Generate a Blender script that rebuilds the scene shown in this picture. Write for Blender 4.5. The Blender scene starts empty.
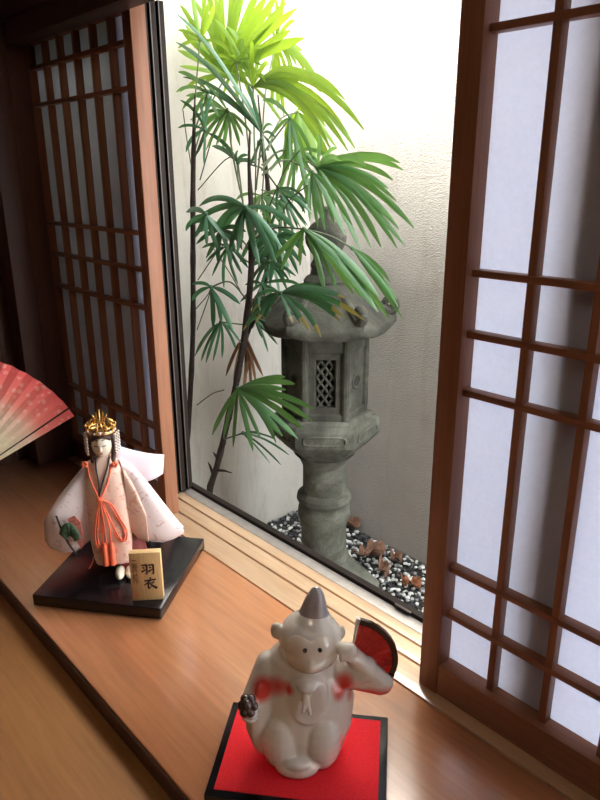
import bpy, bmesh, math, random
from mathutils import Vector, Matrix, noise as mnoise

random.seed(7)
S = bpy.context.scene
COL = S.collection
PI = math.pi
CAM_H = 0.62

# ------------------------------------------------------------------ camera
RX = Vector((0.67047908, 0.74191379, -0.00466201))
DN = Vector((0.23154697, -0.21521414, -0.9487196))
FW = Vector((-0.70487148, 0.63501717, -0.31608447))
cam = bpy.data.cameras.new('camera')
cam.sensor_fit = 'VERTICAL'; cam.sensor_height = 24.0
cam.lens = 678.0 / 800.0 * 24.0
cam.clip_start = 0.01; cam.clip_end = 100
co = bpy.data.objects.new('camera', cam); COL.objects.link(co)
m = Matrix.Identity(4)
for i in range(3):
    m[i][0] = RX[i]; m[i][1] = -DN[i]; m[i][2] = -FW[i]
m[2][3] = CAM_H
co.matrix_world = m
S.camera = co


def at(u, v, y):
    """world point seen at photo position (u, v) standing y metres out"""
    d = RX * (u - 300) + DN * (v - 400) + FW * 678
    t = y / d.y
    return Vector((0, 0, CAM_H)) + d * t


# ------------------------------------------------------------------ materials
def new_mat(name):
    mt = bpy.data.materials.new(name); mt.use_nodes = True
    nt = mt.node_tree; b = nt.nodes['Principled BSDF']
    return mt, nt, b


def N(nt, typ, **kw):
    n = nt.nodes.new(typ)
    for k, v in kw.items():
        if k in n.inputs.keys():
            n.inputs[k].default_value = v
        else:
            setattr(n, k, v)
    return n


def ramp(nt, fac, stops):
    r = nt.nodes.new('ShaderNodeValToRGB')
    el = r.color_ramp.elements
    while len(el) < len(stops):
        el.new(0.5)
    for e, (p, c) in zip(el, stops):
        e.position = p; e.color = (c[0], c[1], c[2], 1)
    nt.links.new(fac, r.inputs['Fac'])
    return r.outputs['Color']


def mapping(nt, scale, rot=(0, 0, 0), loc=(0, 0, 0)):
    tc = nt.nodes.new('ShaderNodeTexCoord')
    mp = nt.nodes.new('ShaderNodeMapping')
    mp.inputs['Scale'].default_value = scale
    mp.inputs['Rotation'].default_value = rot
    mp.inputs['Location'].default_value = loc
    nt.links.new(tc.outputs['Object'], mp.inputs['Vector'])
    return mp.outputs['Vector']


def noise(nt, vec, scale, detail=4, rough=0.5, dist=0.0):
    n = nt.nodes.new('ShaderNodeTexNoise')
    n.inputs['Scale'].default_value = scale
    n.inputs['Detail'].default_value = detail
    n.inputs['Roughness'].default_value = rough
    n.inputs['Distortion'].default_value = dist
    nt.links.new(vec, n.inputs['Vector'])
    return n.outputs['Fac']


def mixc(nt, fac, a, b, mode='MIX'):
    n = nt.nodes.new('ShaderNodeMix'); n.data_type = 'RGBA'; n.blend_type = mode
    def put(sock, v):
        if hasattr(v, 'links') or hasattr(v, 'is_linked'):
            nt.links.new(v, sock)
        elif isinstance(v, (int, float)):
            sock.default_value = v
        else:
            sock.default_value = (v[0], v[1], v[2], 1)
    put(n.inputs[0], fac); put(n.inputs[6], a); put(n.inputs[7], b)
    return n.outputs[2]


def bump(nt, b, h, strength=0.3, dist=0.002):
    n = nt.nodes.new('ShaderNodeBump')
    n.inputs['Strength'].default_value = strength
    n.inputs['Distance'].default_value = dist
    nt.links.new(h, n.inputs['Height'])
    nt.links.new(n.outputs['Normal'], b.inputs['Normal'])


def plain(name, col, rough=0.5, metal=0.0, coat=0.0, var=0.12, vscale=60):
    mt, nt, b = new_mat(name)
    v = mapping(nt, (1, 1, 1))
    f = noise(nt, v, vscale, 3)
    c = ramp(nt, f, [(0.25, [x * (1 - var) for x in col]), (0.75, [min(1, x * (1 + var)) for x in col])])
    nt.links.new(c, b.inputs['Base Color'])
    b.inputs['Roughness'].default_value = rough
    b.inputs['Metallic'].default_value = metal
    b.inputs['Coat Weight'].default_value = coat
    b.inputs['Coat Roughness'].default_value = 0.08
    return mt


def wood(name, dark, light, axis='X', rough=0.4, coat=0.0, coat_rough=0.2, scale=1.0, knots=False):
    mt, nt, b = new_mat(name)
    long_, across = 1.6 * scale, 26 * scale
    sc = {'X': (long_, across, across), 'Y': (across, long_, across), 'Z': (across, across, long_)}[axis]
    v = mapping(nt, sc)
    f1 = noise(nt, v, 1.0, 6, 0.6, 0.8)
    sc2 = tuple(x * 7 for x in sc)
    f2 = noise(nt, mapping(nt, sc2), 1.0, 3, 0.6)
    c1 = ramp(nt, f1, [(0.3, dark), (0.52, [(a + c) / 2 for a, c in zip(dark, light)]), (0.72, light)])
    c2 = ramp(nt, f2, [(0.3, (0.78, 0.76, 0.74)), (0.6, (1, 1, 1))])
    c = mixc(nt, 0.75, c1, c2, 'MULTIPLY')
    nt.links.new(c, b.inputs['Base Color'])
    b.inputs['Roughness'].default_value = rough
    b.inputs['Coat Weight'].default_value = coat
    b.inputs['Coat Roughness'].default_value = coat_rough
    bump(nt, b, f2, 0.15, 0.0006)
    return mt


W_SHOJI_Z = wood('shoji wood upright', (0.215, 0.086, 0.046), (0.32, 0.140, 0.076), 'Z', 0.45)
W_SHOJI_X = wood('shoji wood cross', (0.215, 0.086, 0.046), (0.32, 0.140, 0.076), 'X', 0.45)
W_COUNTER = wood('varnished counter board', (0.41, 0.152, 0.060), (0.60, 0.262, 0.115), 'X', 0.36, 1.0, 0.20, 0.8)
W_SILL = wood('pale sill wood', (0.52, 0.32, 0.18), (0.66, 0.44, 0.27), 'X', 0.30, 1.0, 0.16, 1.2)
W_DARK = wood('dark wall boards', (0.055, 0.018, 0.010), (0.105, 0.038, 0.020), 'Z', 0.55)
W_DARKX = wood('dark lintel wood', (0.040, 0.015, 0.009), (0.070, 0.027, 0.015), 'X', 0.55)
W_FLOOR = wood('room floor wood', (0.30, 0.130, 0.042), (0.40, 0.185, 0.062), 'X', 0.5)
W_PLAQUE = wood('plaque wood', (0.58, 0.37, 0.16), (0.70, 0.47, 0.22), 'Z', 0.5, 0, 0.2, 3)
for m_, ior in ((W_SILL, 2.1), (W_COUNTER, 1.9)):
    m_.node_tree.nodes['Principled BSDF'].inputs['Coat IOR'].default_value = ior
for m_ in (W_SHOJI_Z, W_SHOJI_X):
    m_.node_tree.nodes['Principled BSDF'].inputs['Specular IOR Level'].default_value = 0.25
GROOVE = plain('groove shadow wood', (0.07, 0.032, 0.02), 0.7)

ROOMWALL = plain('room plaster', (0.25, 0.15, 0.085), 0.9, var=0.08, vscale=12)
ALU_DARK = plain('dark bronze aluminium', (0.022, 0.016, 0.013), 0.5, 0.0)
ALU_EDGE = plain('bronze aluminium edge', (0.07, 0.052, 0.043), 0.45, 0.2)
ALU_DARK.node_tree.nodes['Principled BSDF'].inputs['Specular IOR Level'].default_value = 0.08
ALU_GREY = plain('grey aluminium track', (0.36, 0.32, 0.29), 0.42, 0.55)
LACQUER = plain('black lacquer', (0.006, 0.005, 0.007), 0.22, 0, 0.15, vscale=10)
FELT = plain('red felt', (0.86, 0.018, 0.030), 0.95, var=0.12, vscale=500)


def make_paper():
    mt, nt, b = new_mat('shoji paper')
    v = mapping(nt, (1, 1, 1))
    f = noise(nt, v, 160, 5, 0.65, 0.6)
    c = ramp(nt, f, [(0.3, (0.62, 0.63, 0.70)), (0.7, (0.67, 0.68, 0.755))])
    d = nt.nodes.new('ShaderNodeBsdfDiffuse'); t = nt.nodes.new('ShaderNodeBsdfTranslucent')
    nt.links.new(c, d.inputs['Color']); nt.links.new(c, t.inputs['Color'])
    mx = nt.nodes.new('ShaderNodeMixShader'); mx.inputs[0].default_value = 0.62
    nt.links.new(d.outputs[0], mx.inputs[1]); nt.links.new(t.outputs[0], mx.inputs[2])
    nt.links.new(mx.outputs[0], nt.nodes['Material Output'].inputs['Surface'])
    return mt


PAPER = make_paper()


def make_glass():
    mt, nt, b = new_mat('window glass')
    tr = nt.nodes.new('ShaderNodeBsdfTransparent'); gl = nt.nodes.new('ShaderNodeBsdfGlossy')
    tr.inputs['Color'].default_value = (0.93, 0.95, 0.95, 1); gl.inputs['Roughness'].default_value = 0.02
    fr = nt.nodes.new('ShaderNodeFresnel'); fr.inputs['IOR'].default_value = 1.45
    mx = nt.nodes.new('ShaderNodeMixShader')
    nt.links.new(fr.outputs[0], mx.inputs[0]); nt.links.new(tr.outputs[0], mx.inputs[1]); nt.links.new(gl.outputs[0], mx.inputs[2])
    nt.links.new(mx.outputs[0], nt.nodes['Material Output'].inputs['Surface'])
    return mt


GLASS = make_glass()


def plaster(name, lo, hi, bscale, bstr, stain):
    mt, nt, b = new_mat(name)
    v = mapping(nt, (1, 1, 1))
    f = noise(nt, v, 5, 6, 0.65, 0.4)
    c = ramp(nt, f, [(0.3, lo), (0.7, hi)])
    vs = mapping(nt, (9, 9, 1.6))
    st = noise(nt, vs, 1.0, 7, 0.75, 0.6)
    sm = ramp(nt, st, [(0.52, (1, 1, 1)), (0.72, stain)])
    c = mixc(nt, 0.8, c, sm, 'MULTIPLY')
    vor = nt.nodes.new('ShaderNodeTexVoronoi'); vor.inputs['Scale'].default_value = bscale
    nt.links.new(v, vor.inputs['Vector'])
    h2 = noise(nt, v, bscale * 1.3, 4, 0.7)
    ad = nt.nodes.new('ShaderNodeMath'); ad.operation = 'ADD'
    nt.links.new(vor.outputs['Distance'], ad.inputs[0]); nt.links.new(h2, ad.inputs[1])
    nt.links.new(c, b.inputs['Base Color'])
    b.inputs['Roughness'].default_value = 0.9
    bump(nt, b, ad.outputs[0], bstr, 0.004)
    return mt


PLASTER_R = plaster('rough sprayed plaster', (0.36, 0.335, 0.30), (0.43, 0.405, 0.37), 300, 0.55, (0.82, 0.79, 0.74))
PLASTER_L = plaster('smooth stained plaster', (0.47, 0.44, 0.39), (0.55, 0.52, 0.465), 55, 0.12, (0.62, 0.56, 0.48))


def make_stone(name, g_):
    mt, nt, b = new_mat(name)
    v = mapping(nt, (1, 1, 1))
    f = noise(nt, v, 9, 8, 0.7, 0.5)
    c = ramp(nt, f, [(0.30, (0.040, 0.038, 0.030)), (0.46, (0.085, 0.084, 0.064)), (0.58, (0.15, 0.15, 0.12)), (0.74, (0.27, 0.27, 0.24))])
    g = noise(nt, v, 420, 2, 0.6)
    sp = ramp(nt, g, [(0.3, (0.62, 0.62, 0.6)), (0.65, (1.0, 1.0, 1.0))])
    c = mixc(nt, 0.7, c, sp, 'MULTIPLY')
    mo = noise(nt, v, 16, 6, 0.7, 0.8)
    mf = ramp(nt, mo, [(0.55, (0, 0, 0)), (0.68, (1, 1, 1))])
    c = mixc(nt, mf, c, (0.060, 0.072, 0.036))
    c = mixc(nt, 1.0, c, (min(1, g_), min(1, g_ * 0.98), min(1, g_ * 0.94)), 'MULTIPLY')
    nt.links.new(c, b.inputs['Base Color'])
    b.inputs['Roughness'].default_value = 0.88
    h = noise(nt, v, 140, 6, 0.75)
    bump(nt, b, h, 0.55, 0.004)
    return mt


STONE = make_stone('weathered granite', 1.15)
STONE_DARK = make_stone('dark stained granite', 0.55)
STONE_HOLE = plain('hole shade stone', (0.02, 0.02, 0.018), 0.95)  # near-black discs, painting the shade inside the lantern's round holes


def leaf_mat(name, c1, c2, trans, rough=0.32, tmix=0.45):
    mt, nt, b = new_mat(name)
    v = mapping(nt, (1, 1, 1))
    f = noise(nt, v, 14, 4, 0.6)
    c = ramp(nt, f, [(0.3, c1), (0.7, c2)])
    nt.links.new(c, b.inputs['Base Color'])
    b.inputs['Roughness'].default_value = rough
    b.inputs['Specular IOR Level'].default_value = 0.55
    t = nt.nodes.new('ShaderNodeBsdfTranslucent'); t.inputs['Color'].default_value = (*trans, 1)
    mx = nt.nodes.new('ShaderNodeMixShader'); mx.inputs[0].default_value = tmix
    nt.links.new(b.outputs[0], mx.inputs[1]); nt.links.new(t.outputs[0], mx.inputs[2])
    nt.links.new(mx.outputs[0], nt.nodes['Material Output'].inputs['Surface'])
    return mt


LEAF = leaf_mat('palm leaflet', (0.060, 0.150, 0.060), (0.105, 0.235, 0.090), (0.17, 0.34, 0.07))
LEAF_Y = leaf_mat('backlit palm leaflet', (0.14, 0.28, 0.04), (0.21, 0.37, 0.06), (0.31, 0.46, 0.035), 0.38, 0.5)  # yellower, paler leaf copy with the backlight put into its colour
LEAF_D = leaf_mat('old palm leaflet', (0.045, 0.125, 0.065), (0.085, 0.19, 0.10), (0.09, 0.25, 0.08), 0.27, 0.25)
LEAF_DEAD = leaf_mat('dead palm leaflet', (0.16, 0.075, 0.035), (0.28, 0.15, 0.075), (0.25, 0.12, 0.05), 0.8, 0.2)
LEAF_TIP = leaf_mat('scorched palm tip', (0.22, 0.20, 0.05), (0.32, 0.24, 0.08), (0.30, 0.26, 0.06), 0.6, 0.3)
CANE = plain('palm cane fibre', (0.030, 0.018, 0.013), 0.9, var=0.5, vscale=120)
PETIOLE = plain('palm petiole', (0.06, 0.085, 0.035), 0.5)
DRYLEAF = plain('dry fallen leaf', (0.17, 0.085, 0.05), 0.8, var=0.45, vscale=90)
DRYLEAF2 = plain('orange fallen leaf', (0.30, 0.12, 0.055), 0.8, var=0.35, vscale=90)
PEB = [plain('white pebble', (0.62, 0.62, 0.60), 0.6), plain('grey pebble', (0.26, 0.26, 0.26), 0.6), plain('black pebble', (0.03, 0.03, 0.033), 0.5)]
EARTH = plain('dark garden earth', (0.06, 0.052, 0.042), 1.0, var=0.4, vscale=40)

BRASS = plain('gilt brass', (0.72, 0.42, 0.12), 0.3, 0.9)
SILVERB = plain('silver beads', (0.75, 0.66, 0.62), 0.3, 0.6)
HAIR = plain('dark doll hair', (0.06, 0.025, 0.016), 0.6, var=0.4, vscale=300)
DOLLFACE = plain('powdered doll face', (0.80, 0.69, 0.54), 0.5, var=0.02)
BLACKCORD = plain('black cord', (0.015, 0.012, 0.012), 0.7)
REDCORD = plain('vermilion silk cord', (0.83, 0.15, 0.065), 0.7)
TABI = plain('white tabi cloth', (0.80, 0.70, 0.54), 0.8)
REDSKIRT = plain('dark red silk', (0.22, 0.035, 0.03), 0.6)
LIP = plain('red lip paint', (0.45, 0.06, 0.05), 0.5)
INK = plain('black ink', (0.03, 0.014, 0.012), 0.7)
INK2 = plain('brown ink', (0.16, 0.07, 0.03), 0.7)
SEAL = plain('red seal ink', (0.72, 0.22, 0.09), 0.7)
FANGREEN = plain('doll fan green leaf', (0.05, 0.10, 0.05), 0.7, var=0.7, vscale=200)
FANRED = plain('doll fan red leaf', (0.42, 0.12, 0.09), 0.7, var=0.6, vscale=160)


def make_brocade(name, base, alt, pat, sc=55, th=(0.56, 0.62)):
    mt, nt, b = new_mat(name)
    v = mapping(nt, (1, 1, 1))
    f = noise(nt, v, 25, 3)
    c = ramp(nt, f, [(0.3, base), (0.7, alt)])
    p = noise(nt, v, sc, 3, 0.6, 1.5)
    pf = ramp(nt, p, [(th[0], (0, 0, 0)), (th[1], (1, 1, 1))])
    c = mixc(nt, pf, c, pat)
    nt.links.new(c, b.inputs['Base Color'])
    b.inputs['Roughness'].default_value = 0.55
    b.inputs['Sheen Weight'].default_value = 0.2
    bump(nt, b, noise(nt, v, 900, 2), 0.2, 0.0005)
    return mt


ROBE = make_brocade('pink brocade robe', (0.70, 0.44, 0.34), (0.78, 0.54, 0.42), (0.66, 0.32, 0.24), 48)
MANTLE = make_brocade('pale silk mantle', (0.66, 0.53, 0.51), (0.75, 0.64, 0.62), (0.52, 0.30, 0.27), 60, (0.60, 0.66))
MANTLE_IN = make_brocade('lilac silk lining', (0.66, 0.56, 0.62), (0.74, 0.64, 0.68), (0.70, 0.60, 0.64), 60)


def make_ceramic():
    mt, nt, b = new_mat('glazed ceramic')
    tc = nt.nodes.new('ShaderNodeTexCoord')
    v = tc.outputs['Object']
    f = noise(nt, v, 30, 3)
    base = ramp(nt, f, [(0.3, (0.74, 0.69, 0.61)), (0.7, (0.80, 0.75, 0.68))])
    c = base
    for (p, r) in (((-0.040, -0.028, 0.097), 0.014), ((-0.028, -0.033, 0.102), 0.013), ((-0.016, -0.036, 0.104), 0.009), ((0.044, -0.026, 0.098), 0.012), ((0.043, -0.026, 0.108), 0.011), ((0.043, -0.028, 0.090), 0.009), ((0.072, -0.016, 0.082), 0.013), ((0.086, -0.012, 0.083), 0.012), ((0.059, -0.016, 0.083), 0.011)):
        vm = nt.nodes.new('ShaderNodeVectorMath'); vm.operation = 'DISTANCE'
        nt.links.new(v, vm.inputs[0]); vm.inputs[1].default_value = p
        mr = nt.nodes.new('ShaderNodeMapRange')
        mr.inputs['From Min'].default_value = r * 1.25; mr.inputs['From Max'].default_value = r * 0.6
        nt.links.new(vm.outputs['Value'], mr.inputs['Value'])
        c = mixc(nt, mr.outputs[0], c, (0.74, 0.07, 0.055))
    nt.links.new(c, b.inputs['Base Color'])
    b.inputs['Roughness'].default_value = 0.22
    b.inputs['Coat Weight'].default_value = 0.7
    b.inputs['Coat Roughness'].default_value = 0.05
    return mt


CERAMIC = make_ceramic()
CERFACE = plain('glazed ceramic face', (0.76, 0.67, 0.55), 0.2, 0, 0.7, var=0.04)
CERHAT = plain('silver glazed hat', (0.46, 0.45, 0.48), 0.2, 0.2, 0.6, var=0.35, vscale=22)
CERRED = plain('red glaze', (0.62, 0.022, 0.022), 0.25, 0, 0.6, var=0.35, vscale=60)
CERBLACK = plain('black glaze', (0.03, 0.016, 0.016), 0.25, 0, 0.6)
CERWHITE = plain('white glaze', (0.78, 0.74, 0.70), 0.25, 0, 0.6)
CERBELL = plain('dark lustre glaze', (0.10, 0.07, 0.065), 0.22, 0.45, 0.5, var=0.6, vscale=120)


def make_fan_paper(R, name='fan paper'):
    """washi printed red at the rim fading to cream, with little pale blossoms"""
    mt, nt, b = new_mat(name)
    tc = nt.nodes.new('ShaderNodeTexCoord')
    ln = nt.nodes.new('ShaderNodeVectorMath'); ln.operation = 'LENGTH'
    sx = nt.nodes.new('ShaderNodeSeparateXYZ'); nt.links.new(tc.outputs['Object'], sx.inputs[0])
    cx = nt.nodes.new('ShaderNodeCombineXYZ')
    nt.links.new(sx.outputs['X'], cx.inputs['X']); nt.links.new(sx.outputs['Z'], cx.inputs['Z'])
    nt.links.new(cx.outputs[0], ln.inputs[0])
    mr = nt.nodes.new('ShaderNodeMapRange'); mr.inputs['From Min'].default_value = R * 0.42; mr.inputs['From Max'].default_value = R
    nt.links.new(ln.outputs['Value'], mr.inputs['Value'])
    nf = noise(nt, cx.outputs[0], 9, 3)
    ad = nt.nodes.new('ShaderNodeMath'); ad.operation = 'MULTIPLY_ADD'; ad.inputs[1].default_value = 0.25; 
    nt.links.new(nf, ad.inputs[0]); nt.links.new(mr.outputs[0], ad.inputs[2])
    sb = nt.nodes.new('ShaderNodeMath'); sb.operation = 'SUBTRACT'; sb.inputs[1].default_value = 0.125
    nt.links.new(ad.outputs[0], sb.inputs[0])
    c = ramp(nt, sb.outputs[0], [(0.15, (0.74, 0.62, 0.40)), (0.42, (0.78, 0.50, 0.36)), (0.62, (0.84, 0.22, 0.17)), (0.95, (0.85, 0.13, 0.12))])
    vo = nt.nodes.new('ShaderNodeTexVoronoi'); vo.inputs['Scale'].default_value = 75; vo.inputs['Randomness'].default_value = 0.55
    nt.links.new(cx.outputs[0], vo.inputs['Vector'])
    pf = ramp(nt, vo.outputs['Distance'], [(0.26, (1, 1, 1)), (0.40, (0, 0, 0))])
    # petal-like break-up
    vo2 = nt.nodes.new('ShaderNodeTexVoronoi'); vo2.inputs['Scale'].default_value = 260; vo2.feature = 'DISTANCE_TO_EDGE'
    nt.links.new(cx.outputs[0], vo2.inputs['Vector'])
    p2 = ramp(nt, vo2.outputs['Distance'], [(0.03, (0.1, 0.1, 0.1)), (0.12, (1, 1, 1))])
    pm = mixc(nt, 1.0, pf, p2, 'MULTIPLY')
    sc = nt.nodes.new('ShaderNodeMath'); sc.operation = 'MULTIPLY'; sc.inputs[1].default_value = 0.45
    nt.links.new(pm, sc.inputs[0])
    c = mixc(nt, sc.outputs[0], c, (0.92, 0.72, 0.55))
    nt.links.new(c, b.inputs['Base Color'])
    b.inputs['Roughness'].default_value = 0.85
    return mt


# ------------------------------------------------------------------ mesh helpers
def nb():
    return bmesh.new()


def box(bm, x0, x1, y0, y1, z0, z1, bev=0.0, mi=0):
    r = bmesh.ops.create_cube(bm, size=1)
    vs = r['verts']
    for v in vs:
        v.co = Vector(((x0 + x1) / 2 + v.co.x * (x1 - x0), (y0 + y1) / 2 + v.co.y * (y1 - y0), (z0 + z1) / 2 + v.co.z * (z1 - z0)))
    fs = set(f for v in vs for f in v.link_faces)
    for f in fs:
        f.material_index = mi
    if bev > 0:
        es = list(set(e for v in vs for e in v.link_edges))
        bmesh.ops.bevel(bm, geom=es, offset=bev, segments=2, affect='EDGES', profile=0.5)


def loft(bm, rings, cap=True, close=True, mi=0):
    vr = [[bm.verts.new(p) for p in r] for r in rings]
    n = len(rings[0])
    for a, b_ in zip(vr[:-1], vr[1:]):
        for i in range(n if close else n - 1):
            j = (i + 1) % n
            f = bm.faces.new((a[i], a[j], b_[j], b_[i])); f.material_index = mi
    if cap and close:
        f = bm.faces.new(list(reversed(vr[0]))); f.material_index = mi
        f = bm.faces.new(vr[-1]); f.material_index = mi
    return vr


def ell_ring(c, rx, ry, z, n=24, rot=0.0, pw=1.0):
    out = []
    for i in range(n):
        a = 2 * PI * i / n + rot
        ca, sa = math.cos(a), math.sin(a)
        ca = math.copysign(abs(ca) ** pw, ca); sa = math.copysign(abs(sa) ** pw, sa)
        out.append((c[0] + rx * ca, c[1] + ry * sa, z))
    return out


def lathe(bm, prof, n=32, c=(0, 0), rot=0.0, mi=0):
    loft(bm, [ell_ring(c, r, r, z, n, rot) for r, z in prof], mi=mi)


def tube(bm, pts, rad, n=8, mi=0):
    pts = [Vector(p) for p in pts]
    rs = rad if isinstance(rad, (list, tuple)) else [rad] * len(pts)
    rings = []
    up = Vector((0.13, 0.31, 0.94))
    for i, p in enumerate(pts):
        d = (pts[min(i + 1, len(pts) - 1)] - pts[max(i - 1, 0)])
        if d.length < 1e-9:
            d = Vector((0, 0, 1))
        d.normalize()
        a = d.cross(up)
        if a.length < 1e-3:
            a = d.cross(Vector((1, 0, 0)))
        a.normalize(); b_ = d.cross(a)
        rings.append([p + (a * math.cos(2 * PI * k / n) + b_ * math.sin(2 * PI * k / n)) * rs[i] for k in range(n)])
    loft(bm, rings, mi=mi)


def ball(bm, c, r, seg=20, rings=12, mi=0):
    if not isinstance(r, (tuple, list)):
        r = (r, r, r)
    res = bmesh.ops.create_uvsphere(bm, u_segments=seg, v_segments=rings, radius=1)
    for v in res['verts']:
        v.co = Vector((c[0] + v.co.x * r[0], c[1] + v.co.y * r[1], c[2] + v.co.z * r[2]))
    for f in set(f for v in res['verts'] for f in v.link_faces):
        f.material_index = mi


def bez(pts, n=16):
    """Catmull-Rom through points"""
    P = [Vector(p) for p in pts]
    P = [P[0] * 2 - P[1]] + P + [P[-1] * 2 - P[-2]]
    out = []
    segs = len(P) - 3
    per = max(2, n // segs)
    for s in range(segs):
        p0, p1, p2, p3 = P[s:s + 4]
        for k in range(per):
            t = k / per
            out.append(0.5 * ((2 * p1) + (p2 - p0) * t + (2 * p0 - 5 * p1 + 4 * p2 - p3) * t * t + (3 * p1 - p0 - 3 * p2 + p3) * t ** 3))
    out.append(P[-2])
    return out


def sheet(bm, grid, mi=0):
    vr = [[bm.verts.new(p) for p in r] for r in grid]
    for a, b_ in zip(vr[:-1], vr[1:]):
        for i in range(len(a) - 1):
            f = bm.faces.new((a[i], a[i + 1], b_[i + 1], b_[i])); f.material_index = mi


def obj(name, bm, mats, parent=None, smooth=True, angle=35, solid=0.0, sub=0):
    bmesh.ops.recalc_face_normals(bm, faces=bm.faces[:])
    me = bpy.data.meshes.new(name)
    bm.to_mesh(me); bm.free()
    for mt in (mats if isinstance(mats, (list, tuple)) else [mats]):
        me.materials.append(mt)
    o = bpy.data.objects.new(name, me); COL.objects.link(o)
    if solid:
        md = o.modifiers.new('thickness', 'SOLIDIFY'); md.thickness = solid; md.offset = 0
    if sub:
        md = o.modifiers.new('smooth', 'SUBSURF'); md.levels = sub; md.render_levels = sub
    if smooth:
        me.shade_smooth()
        me.set_sharp_from_angle(angle=math.radians(angle))
    if parent:
        o.parent = parent
    return o


def remesh(o, voxel, smooth_it=4):
    md = o.modifiers.new('r', 'REMESH'); md.mode = 'VOXEL'; md.voxel_size = voxel; md.use_smooth_shade = True
    sm = o.modifiers.new('s', 'SMOOTH'); sm.iterations = smooth_it; sm.factor = 0.5
    bpy.context.view_layer.update()
    ev = o.evaluated_get(bpy.context.evaluated_depsgraph_get())
    me = bpy.data.meshes.new_from_object(ev)
    o.modifiers.clear()
    o.data = me
    me.shade_smooth()
    return o


def thing(name, label, cat, loc=(0, 0, 0), rz=0.0, group=None):
    o = bpy.data.objects.new(name, None); COL.objects.link(o)
    o.empty_display_size = 0.05
    o.location = loc; o.rotation_euler = (0, 0, rz)
    o['label'] = label; o['category'] = cat
    if group:
        o['group'] = group
    return o


def tag(o, label, cat, group=None):
    o['label'] = label; o['category'] = cat
    if group:
        o['group'] = group
    return o


def struct(o, label=None, cat=None):
    o['kind'] = 'structure'
    if label:
        o['label'] = label
    if cat:
        o['category'] = cat
    return o


# ------------------------------------------------------------------ setting: the room
GZ = -0.48           # garden ground
FZ = -0.030           # room floor
WX = -1.50           # left room wall
bm = nb(); box(bm, WX - 0.05, 1.75, -2.45, 0.599, FZ - 0.05, FZ - 0.0005)
struct(obj('floor', bm, W_FLOOR), 'brown wooden room floor below the window counter', 'floor')

bm = nb()
# board-and-batten left wall
y = -2.4
k = 0
while y < 0.72:
    box(bm, WX - 0.05, WX - (0.0 if k % 2 else 0.003), y, y + 0.178, FZ, 1.95, 0.002)
    y += 0.18; k += 1
struct(obj('wall_left', bm, W_DARK), 'dark red-brown board wall at the left end of the counter', 'wall')
bm = nb(); box(bm, WX - 0.05, 1.75, -2.45, -2.4, FZ, 1.95)
struct(obj('wall_back', bm, ROOMWALL), 'plain tan plaster wall behind the viewer', 'wall')
bm = nb(); box(bm, 1.7, 1.75, -2.4, 0.72, FZ, 1.95)
struct(obj('wall_right', bm, ROOMWALL), 'plain tan plaster wall at the right end of the room', 'wall')
bm = nb(); box(bm, WX - 0.05, 1.75, -2.45, 0.72, 1.95, 2.0)
struct(obj('ceiling', bm, W_DARKX), 'dark wooden ceiling of the room', 'ceiling')
bm = nb()
box(bm, WX, 1.7, 0.62, 0.72, 0.985, 1.95)          # above the window
box(bm, 0.50, 1.7, 0.62, 0.72, 0.0, 0.985)         # right of the window
box(bm, WX - 0.05, 1.75, 0.60, 0.718, GZ - 0.05, -0.031)       # below the counter
struct(obj('wall_front', bm, ROOMWALL), 'tan plaster wall around the window opening', 'wall')
bm = nb(); box(bm, WX + 0.001, 1.7, 0.545, 0.645, 0.895, 0.985, 0.003); box(bm, WX + 0.001, 1.7, 0.547, 0.5862, 0.857, 0.896, 0.002)
struct(obj('trim_1', bm, W_DARKX), 'dark wooden lintel above the paper screens', 'trim')
bm = nb(); box(bm, WX + 0.001, WX + 0.016, 0.586, 0.70, 0.0005, 0.894, 0.001); box(bm, WX + 0.001, -1.434, 0.500, 0.5455, 0.0005, 0.894, 0.002); box(bm, WX + 0.001, -1.434, 0.5455, 0.5855, 0.0005, 0.8565, 0.002)  # post widened over the left stile, its dark wood standing for shade there
struct(obj('trim_2', bm, W_DARK), 'dark corner post by the board wall, widened over the screen stile in place of its shade', 'trim')
bm = nb(); box(bm, WX + 0.001, WX + 0.02, -2.39, 0.544, 0.90, 0.97, 0.003)
struct(obj('trim_3', bm, W_DARKX), 'dark wooden rail running along the left board wall', 'trim')

# counter and sill
ct = thing('window_counter', 'wide varnished orange wooden counter board below the window', 'counter', (0, 0.42, 0))
bm = nb(); box(bm, WX + 0.002, 1.698, 0.275 - 0.42, 0.5685 - 0.42, -0.028, 0.0, 0.003)
obj('top_board', bm, W_COUNTER, ct)
bm = nb(); box(bm, WX + 0.002, 1.698, 0.2725 - 0.42, 0.2752 - 0.42, -0.0285, -0.004, 0.001)
obj('edge_strip', bm, W_DARKX, ct)

sl = thing('window_sill', 'pale wooden sill strip with two dark grooves under the screens', 'sill', (0, 0.62, 0))
bm = nb()
for (a, b_) in ((0.5705, 0.6125), (0.6165, 0.6435), (0.6475, 0.667)):
    box(bm, WX + 0.002, 1.698, a - 0.62, b_ - 0.62, -0.026, 0.0, 0.0008)
obj('sill_board', bm, W_SILL, sl)
bm = nb(); box(bm, WX + 0.002, 1.698, 0.570 - 0.62, 0.667 - 0.62, -0.030, -0.009)
obj('groove', bm, GROOVE, sl)

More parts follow.
